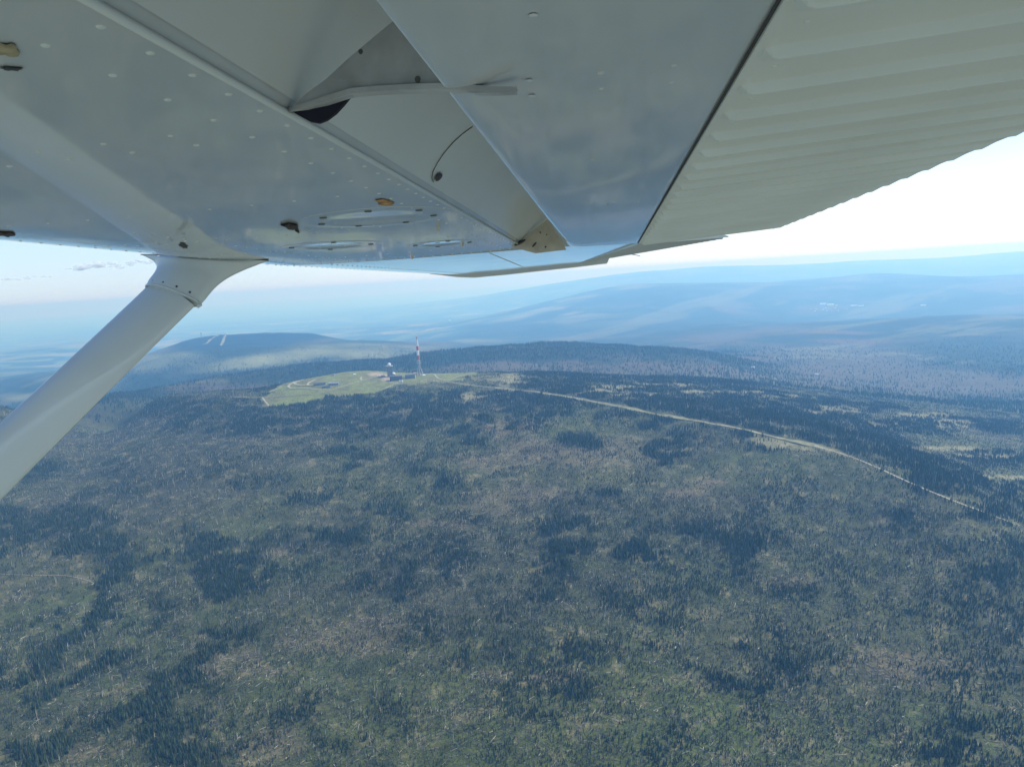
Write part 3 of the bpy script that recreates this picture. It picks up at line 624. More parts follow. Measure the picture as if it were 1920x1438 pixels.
# ------------------------------------------------------------------ summit buildings
m_wall = mat('grey_render', (.27, .27, .28), .8, noise=(.15, .12, 2)); m_slate = mat('dark_slate', (.10, .105, .12), .6); m_white = mat('white_paint', (.82, .82, .80), .45)
m_red = mat('red_paint', (.55, .13, .09), .5); m_glass = mat('window_glass', (.05, .06, .08), .15); m_steel = mat('galvanised_steel', (.42, .44, .45), .5, .3); m_conc = mat('pale_concrete', (.42, .40, .37), .8)
PXM = 2560/F       # metres per photo pixel at the summit
def windows(par, c, sx, sy, z0, nf, nx, ny, yaw, hh=3.2, dy=1.6):
    """each window a part of its building, set on the faces seen"""
    cnt = 0
    for fl in range(nf):
        for side, nn, L, off in ((0, nx, sx, sy/2), (1, ny, sy, sx/2)):
            for k in range(nn):
                if cnt >= 90: return
                u_ = (k+.5)/nn*L-L/2; lx, ly = (u_, -off-.03) if side == 0 else (-off-.03, u_)
                X = c[0]+lx*math.cos(yaw)-ly*math.sin(yaw); Y = c[1]+lx*math.sin(yaw)+ly*math.cos(yaw)
                mb = MB(); wx_, wy_ = (1.6, .12) if side == 0 else (.12, 1.6)
                mb.box((X, Y, z0+fl*hh+1), wx_, wy_, dy, yaw); mb.build('window', m_glass, par, org=par.location); cnt += 1
# tower with round white radome
b0 = hit(731.5, 706, 2000); tw = empty('summit_tower', b0)
tag(tw, 'grey square tower topped by a broad deck and a white dome', 'tower')
H = 38.0
mb = MB(); mb.box((b0[0], b0[1], b0[2]-3), 18, 18, H+3, .25); mb.build('wall', m_wall, tw, org=b0)
mb = MB(); mb.tube((b0[0], b0[1], b0[2]+H), (b0[0], b0[1], b0[2]+H+1.6), 13.5, 14.5, 20); dk = mb.build('deck', m_conc, tw, org=b0)
mb = MB()
for k in range(24):
    a0_, a1_ = 2*math.pi*k/24, 2*math.pi*(k+1)/24; zt = b0[2]+H+2.8
    mb.tube((b0[0]+14*math.cos(a0_), b0[1]+14*math.sin(a0_), zt), (b0[0]+14*math.cos(a1_), b0[1]+14*math.sin(a1_), zt), .12, .12, 4)
    mb.tube((b0[0]+14*math.cos(a0_), b0[1]+14*math.sin(a0_), zt-1.3), (b0[0]+14*math.cos(a0_), b0[1]+14*math.sin(a0_), zt), .1, .1, 4)
mb.build('railing', m_steel, tw, org=b0)
mb = MB(); mb.tube((b0[0], b0[1], b0[2]+H+1.6), (b0[0], b0[1], b0[2]+H+3.4), 4.4, 4.4, 16); mb.build('dome_base', m_wall, tw, org=b0)
mb = MB(); mb.dome((b0[0], b0[1], b0[2]+H+6.6), 6.6); mb.build('radome', m_white, tw, smooth=True, org=b0)
windows(tw, b0, 18, 18, b0[2]+2, 9, 4, 4, .25, 3.9)
# long low buildings
def block(name, px_, py_, sx, sy, hh, yaw, label, roofm, nf=2, roof='flat', wm=m_wall, nwin=6):
    c = hit(px_, py_, 2000); e_ = empty(name, c); tag(e_, label, 'building')
    mb = MB(); mb.box((c[0], c[1], c[2]-3), sx, sy, hh+3, yaw); mb.build('wall', wm, e_, org=c)
    mb = MB()
    if roof == 'flat': mb.box((c[0], c[1], c[2]+hh), sx+1.2, sy+1.2, .8, yaw)
    else:
        ca_, sa_ = math.cos(yaw), math.sin(yaw); P_ = []
        for lx, ly, lz in ((-sx/2-.6, -sy/2-.6, 0), (sx/2+.6, -sy/2-.6, 0), (sx/2+.6, sy/2+.6, 0), (-sx/2-.6, sy/2+.6, 0), (-sx/2-.6, 0, sy*.35), (sx/2+.6, 0, sy*.35)):
            P_.append((c[0]+lx*ca_-ly*sa_, c[1]+lx*sa_+ly*ca_, c[2]+hh+lz+.02))
        mb.add(P_, [(0, 1, 5, 4), (2, 3, 4, 5), (0, 4, 3), (1, 2, 5), (3, 2, 1, 0)])
    mb.build('roof', roofm, e_, org=c)
    windows(e_, c, sx, sy, c[2]+.4, nf, nwin, 3, yaw); return e_, c
hb, hc = block('summit_hotel', 743, 713, 44, 22, 15, .1, 'dark grey blocky building at the foot of the domed tower', m_slate, 4, wm=mat('dark_cladding', (.17, .17, .19), .7), nwin=9)
block('museum_building', 770, 709, 36, 18, 12, -.05, 'broad grey building between the domed tower and the striped mast', m_slate, 3, nwin=8)
block('weather_station', 779, 704, 13, 12, 9, 0, 'small pale building close beside the foot of the striped mast', m_conc, 2, wm=m_conc, nwin=3)
ob, oc = block('observatory', 738, 704, 15, 13, 4, .1, 'low building with a small white dome right of the tower', m_conc, 1, wm=m_conc, nwin=3)
mb = MB(); mb.dome((oc[0], oc[1], oc[2]+5.6), 6.2); mb.build('dome', m_white, ob, smooth=True, org=oc)
block('railway_station', 600, 722, 44, 9, 6, -.05, 'long low station building inside the path loops left of the tower', m_slate, 1, 'gable', nwin=8)
block('station_shed', 626, 721.5, 36, 8, 6, -.05, 'long shed with pale roof right of the station building', m_steel, 1, 'gable', nwin=6)
block('station_hall', 612, 727, 30, 7, 5, .05, 'dark low hall in front of the station building', m_slate, 1, 'gable', nwin=5)
block('mountain_hut', 665, 704, 9, 6, 4, .1, 'tiny pale hut at the back edge of the meadow', m_white, 1, 'gable', nwin=2, wm=m_white)
block('stone_shelter', 624, 704.5, 12, 7, 4, .1, 'small pale shelter on the back left rim of the meadow', m_conc, 1, 'flat', nwin=2, wm=m_conc)

block('equipment_hut', 795, 706, 9, 7, 5, .2, 'small white hut just right of the foot of the striped mast', m_white, 1, 'gable', nwin=2, wm=m_white)
block('kiosk', 752, 716.5, 12, 7, 5, -.1, 'small pale kiosk in front of the dark building below the domed tower', m_conc, 1, 'gable', nwin=2, wm=m_white)
block('garage', 718, 707, 14, 8, 5, .15, 'pale garage left of the domed tower beside the bare earth', m_conc, 1, 'flat', nwin=3, wm=m_conc)
for k in range(46):                                     # grey boulders in the summit grass
    bx_, by_ = rng.uniform(560, 870), rng.uniform(699, 735)
    if not pip(np.array([bx_]), np.array([by_]), MEADOW)[0]: continue
    c = hit(bx_, by_, 2000); bm = bmesh.new(); bmesh.ops.create_icosphere(bm, subdivisions=2, radius=1.0)
    for v_ in bm.verts: v_.co *= 1+.35*float(rng.random()-.5); v_.co.z *= .6
    cm = bpy.data.meshes.new('boulder'); bm.to_mesh(cm); bm.free(); cm.materials.append(m_conc); o = link(bpy.data.objects.new('boulder', cm)); o.location = c; q = rng.uniform(.9, 2.2); o.scale = (q*1.4, q, q)
    tag(o, 'rounded grey granite boulder in the grass of the summit meadow', 'boulder', 'boulders on the summit meadow')

# red and white transmitter mast on splayed legs
mb0 = hit(787, 704.5, 2000); ms = empty('transmitter_mast', mb0)
tag(ms, 'tall red and white striped mast standing on splayed legs', 'radio mast')
x0, y0, zb = mb0; KS = 1.24
for k in range(3):
    a_ = R(100+120*k); mb = MB(); mb.tube((x0+11*math.cos(a_), y0+11*math.sin(a_), zb-2), (x0+1.6*math.cos(a_), y0+1.6*math.sin(a_), zb+31), 1.5, 1.0, 8); mb.build('leg', m_conc, ms, org=mb0)
mb = MB(); mb.tube((x0, y0, zb-1), (x0, y0, zb+31), 2.0, 2.0, 12); mb.build('shaft', m_steel, ms, org=mb0)
for za, ra, rb in ((30, 5.2, 5.2), (37, 6.2, 6.2), (43, 5.4, 5.4)):
    mb = MB(); mb.tube((x0, y0, zb+za), (x0, y0, zb+za+1.0), ra, rb, 16); mb.build('platform', m_steel, ms, org=mb0)
mb = MB(); mb.tube((x0, y0, zb+31), (x0, y0, zb+49), 2.6, 2.4, 12); mb.build('lattice_base', m_conc, ms, org=mb0)
z = 49
for h_m, r_, m_ in ((12, 3.3, m_red), (15, 3.2, m_white), (12, 3.0, m_red), (13, 2.6, m_white), (8, 1.6, m_white), (7, 1.1, m_red), (6, .6, m_white)):
    mb = MB(); mb.tube((x0, y0, zb+z), (x0, y0, zb+z+h_m), r_, r_*.97, 14); mb.build('section', m_, ms, org=mb0); z += h_m
for s_ in (-1, 1):
    mb = MB(); mb.tube((x0+.4*s_, y0, zb+z-.5), (x0+2.6*s_, y0, zb+z+6), .35, .15, 5); mb.build('antenna', m_steel, ms, org=mb0)
ms.scale = (1.45, 1.45, KS)
# lookout tower on the wooded hill to the left
c = hit(378, 633, 6500); lt = empty('lookout_tower', c); tag(lt, 'tiny lookout tower on the wooded hill with two pale runs', 'tower')
for sx_, sy_ in ((-1, -1), (1, -1), (1, 1), (-1, 1)):
    mb = MB(); mb.tube((c[0]+6*sx_, c[1]+6*sy_, c[2]-3), (c[0]+3*sx_, c[1]+3*sy_, c[2]+46), 1.4, 1.2, 6); mb.build('leg', m_steel, lt, org=c)
mb = MB(); mb.box((c[0], c[1], c[2]+40), 13, 13, 9); mb.build('cabin', m_wall, lt, org=c)
# wind turbines on the plain
for k, (ax, ay) in enumerate(((41, 633), (48, 633.5))):
    c = hit(ax, ay, 6000); c2 = empty('wind_turbine', c); dd_ = math.hypot(c[0], c[1])
    tag(c2, ('left' if k == 0 else 'right')+' one of two tiny white wind turbines on the plain at far left', 'wind turbine', 'wind turbines on the plain')
    hh = 95.0; mb = MB(); mb.tube((c[0], c[1], c[2]-2), (c[0], c[1], c[2]+hh), 3.2, 1.8, 8); mb.build('mast', m_white, c2, org=c)
    mb = MB(); mb.box((c[0], c[1], c[2]+hh), 4.5, 10, 4.5); mb.build('nacelle', m_white, c2, org=c)
    for j in range(3):
        a_ = 2.1*j+.5+k; mb = MB(); mb.tube((c[0], c[1]-6, c[2]+hh+2), (c[0]+42*math.cos(a_), c[1]-6, c[2]+hh+2+42*math.sin(a_)), 2.2, .6, 5); mb.build('blade', m_white, c2, org=c)
# far town: pale roofs
def hall(px_, py_, wpx, dpx, hpx, label, m_=m_white, name='hall_building', grp='pale roofs of the far town'):
    c = hit(px_, py_, 3500); s = math.hypot(c[0], c[1])/F; az_ = math.atan2(c[0], c[1])
    e_ = empty(name, c); tag(e_, label, 'building', grp)
    L_, D_, H_ = wpx*s, dpx*s, max(hpx*s, 7)
    mb = MB(); mb.box((c[0], c[1], c[2]-4), L_, D_, H_+4, -az_); mb.build('wall', m_, e_, org=c)
    mb = MB(); ca_, sa_ = math.cos(-az_), math.sin(-az_); P_ = []
    for lx, ly, lz in ((-L_/2-1, -D_/2-1, 0), (L_/2+1, -D_/2-1, 0), (L_/2+1, D_/2+1, 0), (-L_/2-1, D_/2+1, 0), (-L_/2-1, 0, D_*.12), (L_/2+1, 0, D_*.12)):
        P_.append((c[0]+lx*ca_-ly*sa_, c[1]+lx*sa_+ly*ca_, c[2]+H_+lz+.02))
    mb.add(P_, [(0, 1, 5, 4), (2, 3, 4, 5), (0, 4, 3), (1, 2, 5), (3, 2, 1, 0)]); mb.build('roof', m_white, e_, org=c)
hall(1543, 571, 9, 6, 1.6, 'leftmost and brightest long white roof of the far town at right')
hall(1557, 572.5, 10, 6, 1.4, 'second long white roof of the far town, just right of the brightest')
hall(1601, 573.8, 10, 4, 1, 'third long pale roof of the far town, right of the bright pair')
hall(1614, 574.2, 9, 4, 1, 'fourth pale roof of the far town, touching the third')
hall(1731, 573.8, 8, 4, 1.2, 'lone white roof in the forest far right of the town')
hall(1568, 574, 4, 3, 1, 'small white roof between the long roofs of the far town')
hall(843, 602, 4, 3, 1.5, 'single tiny white building on the plain above the mast', grp='lone buildings far off')
hall(1412, 690, 7, 3, 1.4, 'small pale hut in the forest right of the hill behind the mast', grp='lone buildings far off')
hall(1532, 703, 7, 3, 1.0, 'small pale hut in the mauve basin at right', grp='lone buildings far off')
for k in range(16):
    a_, b_ = 1515+rng.uniform(0, 75), 577+rng.uniform(0, 8)
    c = hit(a_, b_, 3500); s = 9.0; e_ = MB(); e_.box((0, 0, -2), 16, 12, 9, rng.uniform(0, 3)); o = e_.build('house', m_white if k % 3 else m_conc, None); o.location = c
    tag(o, 'tiny pale house scattered below the long roofs of the far town', 'house', 'small houses of the far town')

# ------------------------------------------------------------------ clouds low over the left horizon, beyond the haze
m_cloud = bpy.data.materials.new('cloud'); m_cloud.use_nodes = True
t = m_cloud.node_tree; p = t.nodes['Principled BSDF']; tl = t.nodes.new('ShaderNodeBsdfTranslucent'); tl.inputs[0].default_value = (.97, .97, .98, 1); ma = t.nodes.new('ShaderNodeMixShader'); ma.inputs[0].default_value = .25
t.links.new(p.outputs[0], ma.inputs[1]); t.links.new(tl.outputs[0], ma.inputs[2]); tr = t.nodes.new('ShaderNodeBsdfTransparent'); mc = t.nodes.new('ShaderNodeMixShader'); mc.inputs[0].default_value = .8
t.links.new(ma.outputs[0], mc.inputs[1]); t.links.new(tr.outputs[0], mc.inputs[2]); t.links.new(mc.outputs[0], t.nodes['Material Output'].inputs[0])
p.inputs['Base Color'].default_value = (.97, .97, .97, 1); p.inputs['Roughness'].default_value = 1; p.inputs['Specular IOR Level'].default_value = 0
CL = [(40, 522, 46, 6, 'faint low cloud at the left edge of the sky'), (148, 503, 24, 7, 'small cumulus cloud left of the larger one'), (178, 497, 22, 8, 'small puffy cloud above the strut at left'), (215, 498, 34, 9, 'largest white cumulus cloud low at left'), (262, 492, 26, 8, 'white cloud partly behind the strut head')]
for cx, cyy, rx_, ry_, lab in CL:
    r_ = ray(cx, cyy); r_ /= np.linalg.norm(r_); Dc = 42000; C_ = CAM+r_*Dc; s = Dc/F; mb = MB(); rr = random.Random(int(cx))
    v = []; f = []
    import bmesh
    bm = bmesh.new()
    for k in range(20):
        u_ = rr.uniform(-1, 1); rad = ry_*s*(.25+.42*rr.random())*(1-.5*abs(u_))
        bmesh.ops.create_icosphere(bm, subdivisions=3, radius=rad, matrix=Matrix.Translation((u_*rx_*s, rr.uniform(-1, 1)*rx_*s*.5, rr.uniform(-.4, .6)*ry_*s*(1-abs(u_)))) @ Matrix.Diagonal((1.5, 1.5, .6, 1)))
    cm = bpy.data.meshes.new('cloud'); bm.to_mesh(cm); bm.free(); cm.materials.append(m_cloud); cm.polygons.foreach_set('use_smooth', [True]*len(cm.polygons))
    o = link(bpy.data.objects.new('cloud', cm)); o.location = C_; tag(o, lab, 'cloud', 'clouds low over the left horizon')

# ------------------------------------------------------------------ the aircraft: right wing of a high-wing light aeroplane
sV = np.array([1140-960, 719-553, F]); sV /= np.linalg.norm(sV)          # outboard
aV = np.cross(n_, sV); aV /= np.linalg.norm(aV)                           # aft
wV = np.cross(sV, aV)                                                     # up
# local axes of the aircraft: x aft, y outboard, z up
plane = empty('light_aircraft', CAM)
Bx, By, Bz = M @ aV, M @ sV, M @ wV
plane.matrix_world = Matrix(((Bx[0], By[0], Bz[0], 0), (Bx[1], By[1], Bz[1], 0), (Bx[2], By[2], Bz[2], CAMZ), (0, 0, 0, 1)))
tag(plane, 'white high-wing light aircraft seen from its cabin, wing, flap and strut', 'aircraft')
def Q(px, py, t):
    v = np.array([px-960, 719-py, F]); v = v*t/v.dot(sV); return np.array([v.dot(aV), t, v.dot(wV)])
def onw(px, py, wz):
    v = np.array([px-960, 719-py, F]); v = np.array([v.dot(aV), v.dot(sV), v.dot(wV)]); return v*wz/v[2]

m_paint = mat('white_aircraft_paint', (.58, .615, .60), .38, coat=1.0, coat_rough=.05, noise=(2.2, .05, 5), bump=(2.4, .0009), spec=.5)
m_paint2 = mat('white_satin_paint', (.66, .70, .67), .42, coat=.55, coat_rough=.16, noise=(4.0, .04, 3), spec=.4)
m_rivet = mat('rivet_lit_paint', (.70, .74, .70), .45, coat=.3, coat_rough=.2)  # paler than the skin: light caught by the domes put into the colour
m_worn = mat('worn_grey_metal', (.44, .45, .44), .5, .1, noise=(25, .15, 3))
m_strut = mat('white_strut_paint', (.66, .70, .67), .4, coat=.9, coat_rough=.07, noise=(5.0, .03, 2))
m_seam = mat('dark_seam', (.05, .05, .055), .7); m_hole = mat('dark_opening', (.006, .007, .02), .8)
m_screw = mat('dirty_screw', (.12, .13, .12), .5, .5); m_bug = mat('dried_insect', (.05, .035, .03), .9, noise=(200, .6, 3)); m_rust = mat('orange_stain', (.42, .24, .10), .8, noise=(90, .5, 3))
m_brown = mat('brown_stain', (.30, .26, .16), .8, noise=(60, .5, 3)); m_zinc = mat('primer_bracket', (.62, .56, .42), .6, noise=(30, .1, 2))
def fin(o, ang=35):
    o.data.set_sharp_from_angle(angle=R(ang)); return o
def loft(secs, closed=True, caps=True):
    """secs: list of equal length point rings"""
    mb = MB(); n = len(secs[0]); V = [p for s in secs for p in s]; f = []
    for i in range(len(secs)-1):
        for k in range(n if closed else n-1):
            f.append((i*n+k, i*n+(k+1) % n, (i+1)*n+(k+1) % n, (i+1)*n+k))
    if caps and closed: f += [tuple(range(n)), tuple(range((len(secs)-1)*n, len(secs)*n))[::-1]]
    mb.add(V, f); return mb
def refine(P, k=4):
    """Catmull-Rom through the points"""
    P = np.array(P, float); out = []
    for i in range(len(P)-1):
        p0, p1, p2, p3 = P[max(i-1, 0)], P[i], P[i+1], P[min(i+2, len(P)-1)]
        for j in range(k):
            u = j/k; out.append(.5*((2*p1)+(-p0+p2)*u+(2*p0-5*p1+4*p2-p3)*u*u+(-p0+3*p1-3*p2+p3)*u**3))
    out.append(P[-1]); return np.array(out)

LOW = [(-.245, .158), (-.40, .1535), (-.60, .150), (-.80, .149), (-.92, .150), (-1.0, .153), (-1.06, .158), (-1.11, .166), (-1.15, .179), (-1.17, .198), (-1.165, .222), (-1.13, .25), (-1.05, .28), (-.9, .31), (-.7, .33), (-.4, .325), (-.1, .295), (.12, .257)]
COVE = [(.12, .253), (.0, .262), (-.08, .264), (-.13, .252), (-.17, .228), (-.20, .203), (-.225, .180), (-.238, .166)]
prof = np.concatenate([refine(LOW, 4), refine(COVE, 4)])
TEND = 2.35
ts = np.linspace(-.7, TEND, 40)
wing_mb = loft([[(a, t_, z_w) for a, z_w in prof] for t_ in ts]); wing_rv = MB()
low = refine(LOW, 6); kk = low[:, 0].argmin(); lowa, lowz = low[:kk][::-1, 0], low[:kk][::-1, 1]
def lowz_at(a): return float(np.interp(a, lowa, lowz))
def wing_hit(px, py):
    p_ = onw(px, py, .152)
    for _ in range(4): p_ = onw(px, py, lowz_at(p_[0]))
    return p_
def rivet(mb, p_, r=.0030, h=.0010):
    n = 8; V = []
    for rr_, hh in ((r, 0.0002), (r*.75, -h*.7), (r*.35, -h)):
        V += [(p_[0]+rr_*math.cos(2*math.pi*k/n), p_[1]+rr_*math.sin(2*math.pi*k/n), p_[2]+hh) for k in range(n)]
    f = [(i*n+k, i*n+(k+1) % n, (i+1)*n+(k+1) % n, (i+1)*n+k) for i in range(2) for k in range(n)]+[tuple(range(2*n, 3*n))]
    mb.add(V, f)
for a_ in (-.262, -.305):                               # spanwise rows behind the rear spar
    for t_ in np.arange(.35, 2.32, .048 if a_ > -.3 else .062): rivet(wing_rv, (a_, t_+.01*math.sin(9*t_), lowz_at(a_)))
for t_ in (.62, .66, 1.02, 1.38, 1.42, 1.75, 2.1):       # rib rows
    for a_ in np.arange(-.98, -.33, .062): rivet(wing_rv, (a_, t_, lowz_at(a_)))
for t_ in np.arange(1.2, 2.33, .05): rivet(wing_rv, (-.78, t_, lowz_at(-.78))); rivet(wing_rv, (-1.03, t_, lowz_at(-1.03)))
for a_ in np.arange(-1.1, .0, .03):
    if a_ < -.25: rivet(wing_rv, (a_, 2.325, lowz_at(a_)), .0035, .0015)
wing = fin(wing_mb.build('wing', m_paint, plane, smooth=True))
rv_ = wing_rv.build('rivets', m_rivet, wing, smooth=True); rv_['kind'] = 'stuff'
# rolled edge of the rear skin
mb = MB(); mb.tube((-.2445, -.7, .1570), (-.2445, TEND, .1570), .0030, .0030, 8); mb.build('skin_edge', m_paint2, wing, smooth=True)
# cove lining is satin: a thin sheet just inside the cove
cv_ = refine(COVE[1:], 5); mb = loft([[(a+.0015, t_, z_w-.0012) for a, z_w in cv_] for t_ in ts[:-1]], closed=False)
mb.build('cove_lining', m_paint2, wing, smooth=True)

# ---- outer wing panel, tapered
RO = [(.088, .152), (-.1, .153), (-.25, .153), (-.42, .151), (-.60, .149), (-.80, .1485), (-.92, .150), (-1.0, .153), (-1.06, .158), (-1.11, .166), (-1.15, .179), (-1.17, .198), (-1.165, .222), (-1.13, .25), (-1.05, .28), (-.9, .31), (-.7, .33), (-.4, .325), (-.1, .295), (.088, .262)]
TO = [(-.215, .225), (-.33, .222), (-.45, .217), (-.60, .211), (-.74, .206), (-.88, .203), (-.97, .202), (-1.04, .203), (-1.09, .206), (-1.13, .212), (-1.16, .221), (-1.18, .235), (-1.175, .252), (-1.14, .270), (-1.06, .292), (-.92, .312), (-.76, .325), (-.55, .325), (-.35, .305), (-.215, .288)]
ro, to = refine(RO, 3), refine(TO, 3); T1 = 5.35
secs = []
for t_ in np.linspace(TEND+.004, T1, 26):
    u_ = (t_-TEND)/(T1-TEND); secs.append([(a, t_, z_w) for a, z_w in ro*(1-u_)+to*u_])
mb = loft(secs)
for u_ in np.arange(.02, .98, .018):
    for idx in (8, 17, 24):
        t_ = TEND+u_*(T1-TEND); q_ = ro[idx]*(1-u_)+to[idx]*u_; rivet(mb, (q_[0], t_, q_[1]), .004, .0015)
outer = fin(mb.build('outer_wing', m_paint, plane, smooth=True))
def ridge(t_, per=.0798, t0=.395, wid=.036):
    """pressed step: a steep face towards the cabin, a long slope back"""
    x = (t_-t0) % per
    return float(np.interp(x, [0, .0004, .0030, .0038, .007, .024, .034, per], [0, .06, .95, 1, .9, .12, 0, 0]))
# aileron with pressed ribs
AR = np.array([(.094, .1455), (.20, .1445), (.335, .1475), (.337, .1495), (.22, .188), (.094, .232)])
AT = np.array([(-.210, .226), (-.12, .238), (.012, .2525), (.013, .2545), (-.10, .268), (-.210, .284)])
secs = []
for t_ in np.arange(TEND-.10, T1-.12, .0133):
    u_ = (t_-TEND)/(T1-TEND); q_ = AR*(1-u_)+AT*u_; h_ = .0045*ridge(t_)
    secs.append([(q_[0][0], t_, q_[0][1]), (q_[0][0]+.012, t_, q_[0][1]-h_+.0), (q_[1][0], t_, q_[1][1]-h_), (q_[2][0], t_, q_[2][1]-h_), (q_[3][0], t_, q_[3][1]-h_*.5), (q_[4][0], t_, q_[4][1]), (q_[5][0], t_, q_[5][1])])
fin(loft(secs).build('aileron', m_paint2, plane, smooth=True), 50)
# drooped plastic tip
LE_ = [(-1.17, .235), (-1.14, .212), (-.97, .203), (-.80, .205), (-.6, .212), (-.35, .224), (-.1, .243), (.02, .254)]
ED = [(806, 514), (826, 516), (858, 520), (890, 521), (950, 515.5), (1010, 509), (1080, 501.5), (1138, 494.5)]
up_ = [(-1.165, .25), (-1.08, .285), (-.9, .31), (-.7, .325), (-.5, .32), (-.3, .30), (-.1, .28), (.02, .258)]
secs = []
for u_ in np.linspace(0, 1, 7):
    low_ = []; hi_ = []
    for (a, z_w), e_, (ua, uz) in zip(LE_, ED, up_):
        q_ = Q(*e_, 5.62); t_ = T1+(5.62-T1)*math.sin(u_*math.pi/2); v_ = u_**1.5
        low_.append((a+(q_[0]-a)*v_, t_, z_w+(q_[2]-z_w)*v_)); hi_.append((ua+(q_[0]-ua)*v_, t_, uz+(q_[2]+.004-uz)*(u_**2.5)))
    secs.append(low_+hi_[::-1])
fin(loft(secs).build('wing_tip', m_paint2, plane, smooth=True), 50)
# static wick at the aileron
mb = MB(); p0 = Q(1178, 476, 4.6); p1 = Q(1200, 480, 4.6); mb.tube(p0, p1, .0025, .002, 5); mb.build('static_wick', m_seam, plane)

# ---- flap
FC = (.091, .139); FD = (.489, .1625)
NOSE = [(.091, .1400), (.03, .1395), (-.03, .1402), (-.075, .1415), (-.1005, .1440), (-.1035, .149), (-.108, .160), (-.105, .175), (-.085, .192), (-.045, .208), (.02, .218), (.10, .213), (.22, .200), (.36, .184), (.489, .1665)]
fl = refine(NOSE, 4); TF0, TF1 = -.7, 2.2
mb = loft([[(a, t_, z_w) for a, z_w in fl]+[(.489, t_, .1645), (.10, t_, .1415)] for t_ in np.linspace(TF0, TF1, 30)])
for px_, py_ in ((992, 152), (997, 181), (1126, 139), (1128, 168), (1264, 124), (1258, 156), (1150, 380), (1196, 378), (1135, 384), (1000, 30), (1110, 300)):
    p_ = onw(px_, py_, .1395); rivet(mb, p_, .0024, .0009)
flap = fin(mb.build('flap', m_paint, plane, smooth=True))
# corrugated lower skin of the flap
av = [.0, .006, .010, .014, .03, .10, .20, .30, .378, .394]
secs = []
TT = np.array([.395+.0798*k+o for k in range(-13, 24) for o in (0, .0004, .0017, .0030, .0038, .007, .012, .018, .024, .034, .06)]); TT = TT[(TT > TF0) & (TT < TF1)]
for t_ in TT:
    rd = ridge(t_); row = []
    for k, da in enumerate(av):
        a = FC[0]+da; z0_ = FC[1]+(FD[1]-FC[1])*da/.398-.0022
        g_ = [0, 0, .75, 1, 1, 1, 1, 1, .9, .0][k]
        row.append((a, t_, z0_-.0072*rd*g_))
    row.append((FD[0]+.001, t_, FD[1]+.003)); row.append((FC[0]-.001, t_, FC[1]+.003)); secs.append(row)
mb = loft(secs)
for k in range(26):
    tt = .395-.028+.0798*(k-1)
    for da in ((.02, .19, .385) if k % 2 else (.02, .385)): rivet(mb, (FC[0]+da, tt-.008, FC[1]+(FD[1]-FC[1])*da/.398-.0024), .0021, .0009)
m_corr = mat('white_corrugated_paint', (.72, .76, .71), .55, coat=.04, coat_rough=.25, noise=(6.0, .04, 3), spec=.3)
fin(mb.build('corrugated_skin', m_corr, flap, smooth=True), 32)
mb = MB(); mb.tube((FC[0]-.0015, TF0, FC[1]-.0004), (FC[0]-.0015, TF1, FC[1]-.0004), .0010, .0010, 5); mb.build('seam', m_seam, flap)
mb = loft([[(a, t_, z_w) for a, z_w in fl]+[(.489, t_, .161), (.10, t_, .1375)] for t_ in (TF1+.0005, TF1+.004)]); mb.build('end_rib', m_paint2, flap)

# ---- flap track arm in the cove
def plate(name, pts, t0, t1, m_, par, tf=None):
    A0 = [Q(x, y, tf(x)+t0 if tf else t0) for x, y in pts]; d = t1-t0; n = len(A0)
    V = A0+[p_+np.array([0, d, 0]) for p_ in A0]; f = [tuple(range(n)), tuple(range(n, 2*n))[::-1]]+[(k, (k+1) % n, n+(k+1) % n, n+k) for k in range(n)]
    o = obj(name, V, f, m_, par); return o
ARM = [(541, 205), (575, 175), (612, 148), (650, 113), (690, 79), (735, 40), (760, 75), (785, 108), (806, 132), (830, 149), (858, 158), (890, 160), (930, 164), (966, 164), (971, 169), (968, 174), (930, 176), (890, 175), (860, 167), (820, 163), (760, 166), (700, 172), (662, 178), (610, 195), (570, 203)]
armt = lambda x: .588-(x-541)*.000215
ARM = [(780, 5) if q_ == (735, 40) else q_ for q_ in ARM]; ARM = [((q_[0]+40, q_[1]-20) if q_ in ((760, 75), (785, 108)) else q_) for q_ in ARM]
m_arm = mat('grey_arm_paint', (.40, .42, .42), .5, coat=.3, coat_rough=.2, noise=(30, .18, 3))
arm = plate('flap_track_arm', ARM, 0, .006, m_arm, plane, armt)
# lower flange of the arm
FL = [(541, 205), (575, 199), (618, 186), (660, 174), (705, 169.5), (760, 166.5), (820, 164.5), (862, 165), (898, 168), (935, 169.5), (969, 169)]
secs = []
for (x, y), wd in zip(FL, [.001, .005, .007, .008, .008, .008, .008, .007, .006, .005, .003]):
    c_ = Q(x, y, armt(x)+.002); wd *= .7; secs.append([c_+np.array([0, -wd, .0015]), c_+np.array([0, wd, .0015]), c_+np.array([0, wd, -.0022]), c_+np.array([0, -wd, -.0022])])
fin(loft(secs).build('flange', m_worn, arm, smooth=True))
mb = MB(); q_ = Q(783, 149, armt(783)-.002); mb.tube(q_, q_+np.array([0, .008, 0]), .0022, .0022, 8); mb.build('bolt', m_screw, arm)
mb = MB(); q_ = Q(676, 97, armt(676)-.002); mb.tube(q_, q_+np.array([0, .008, 0]), .0018, .0018, 8); mb.build('bolt', m_screw, arm)
plate('slot', [(541, 206), (575, 203), (612, 195), (656, 181), (643, 197), (628, 213), (612, 225), (597, 231), (580, 228), (560, 217)], .008, .012, m_hole, arm, armt)
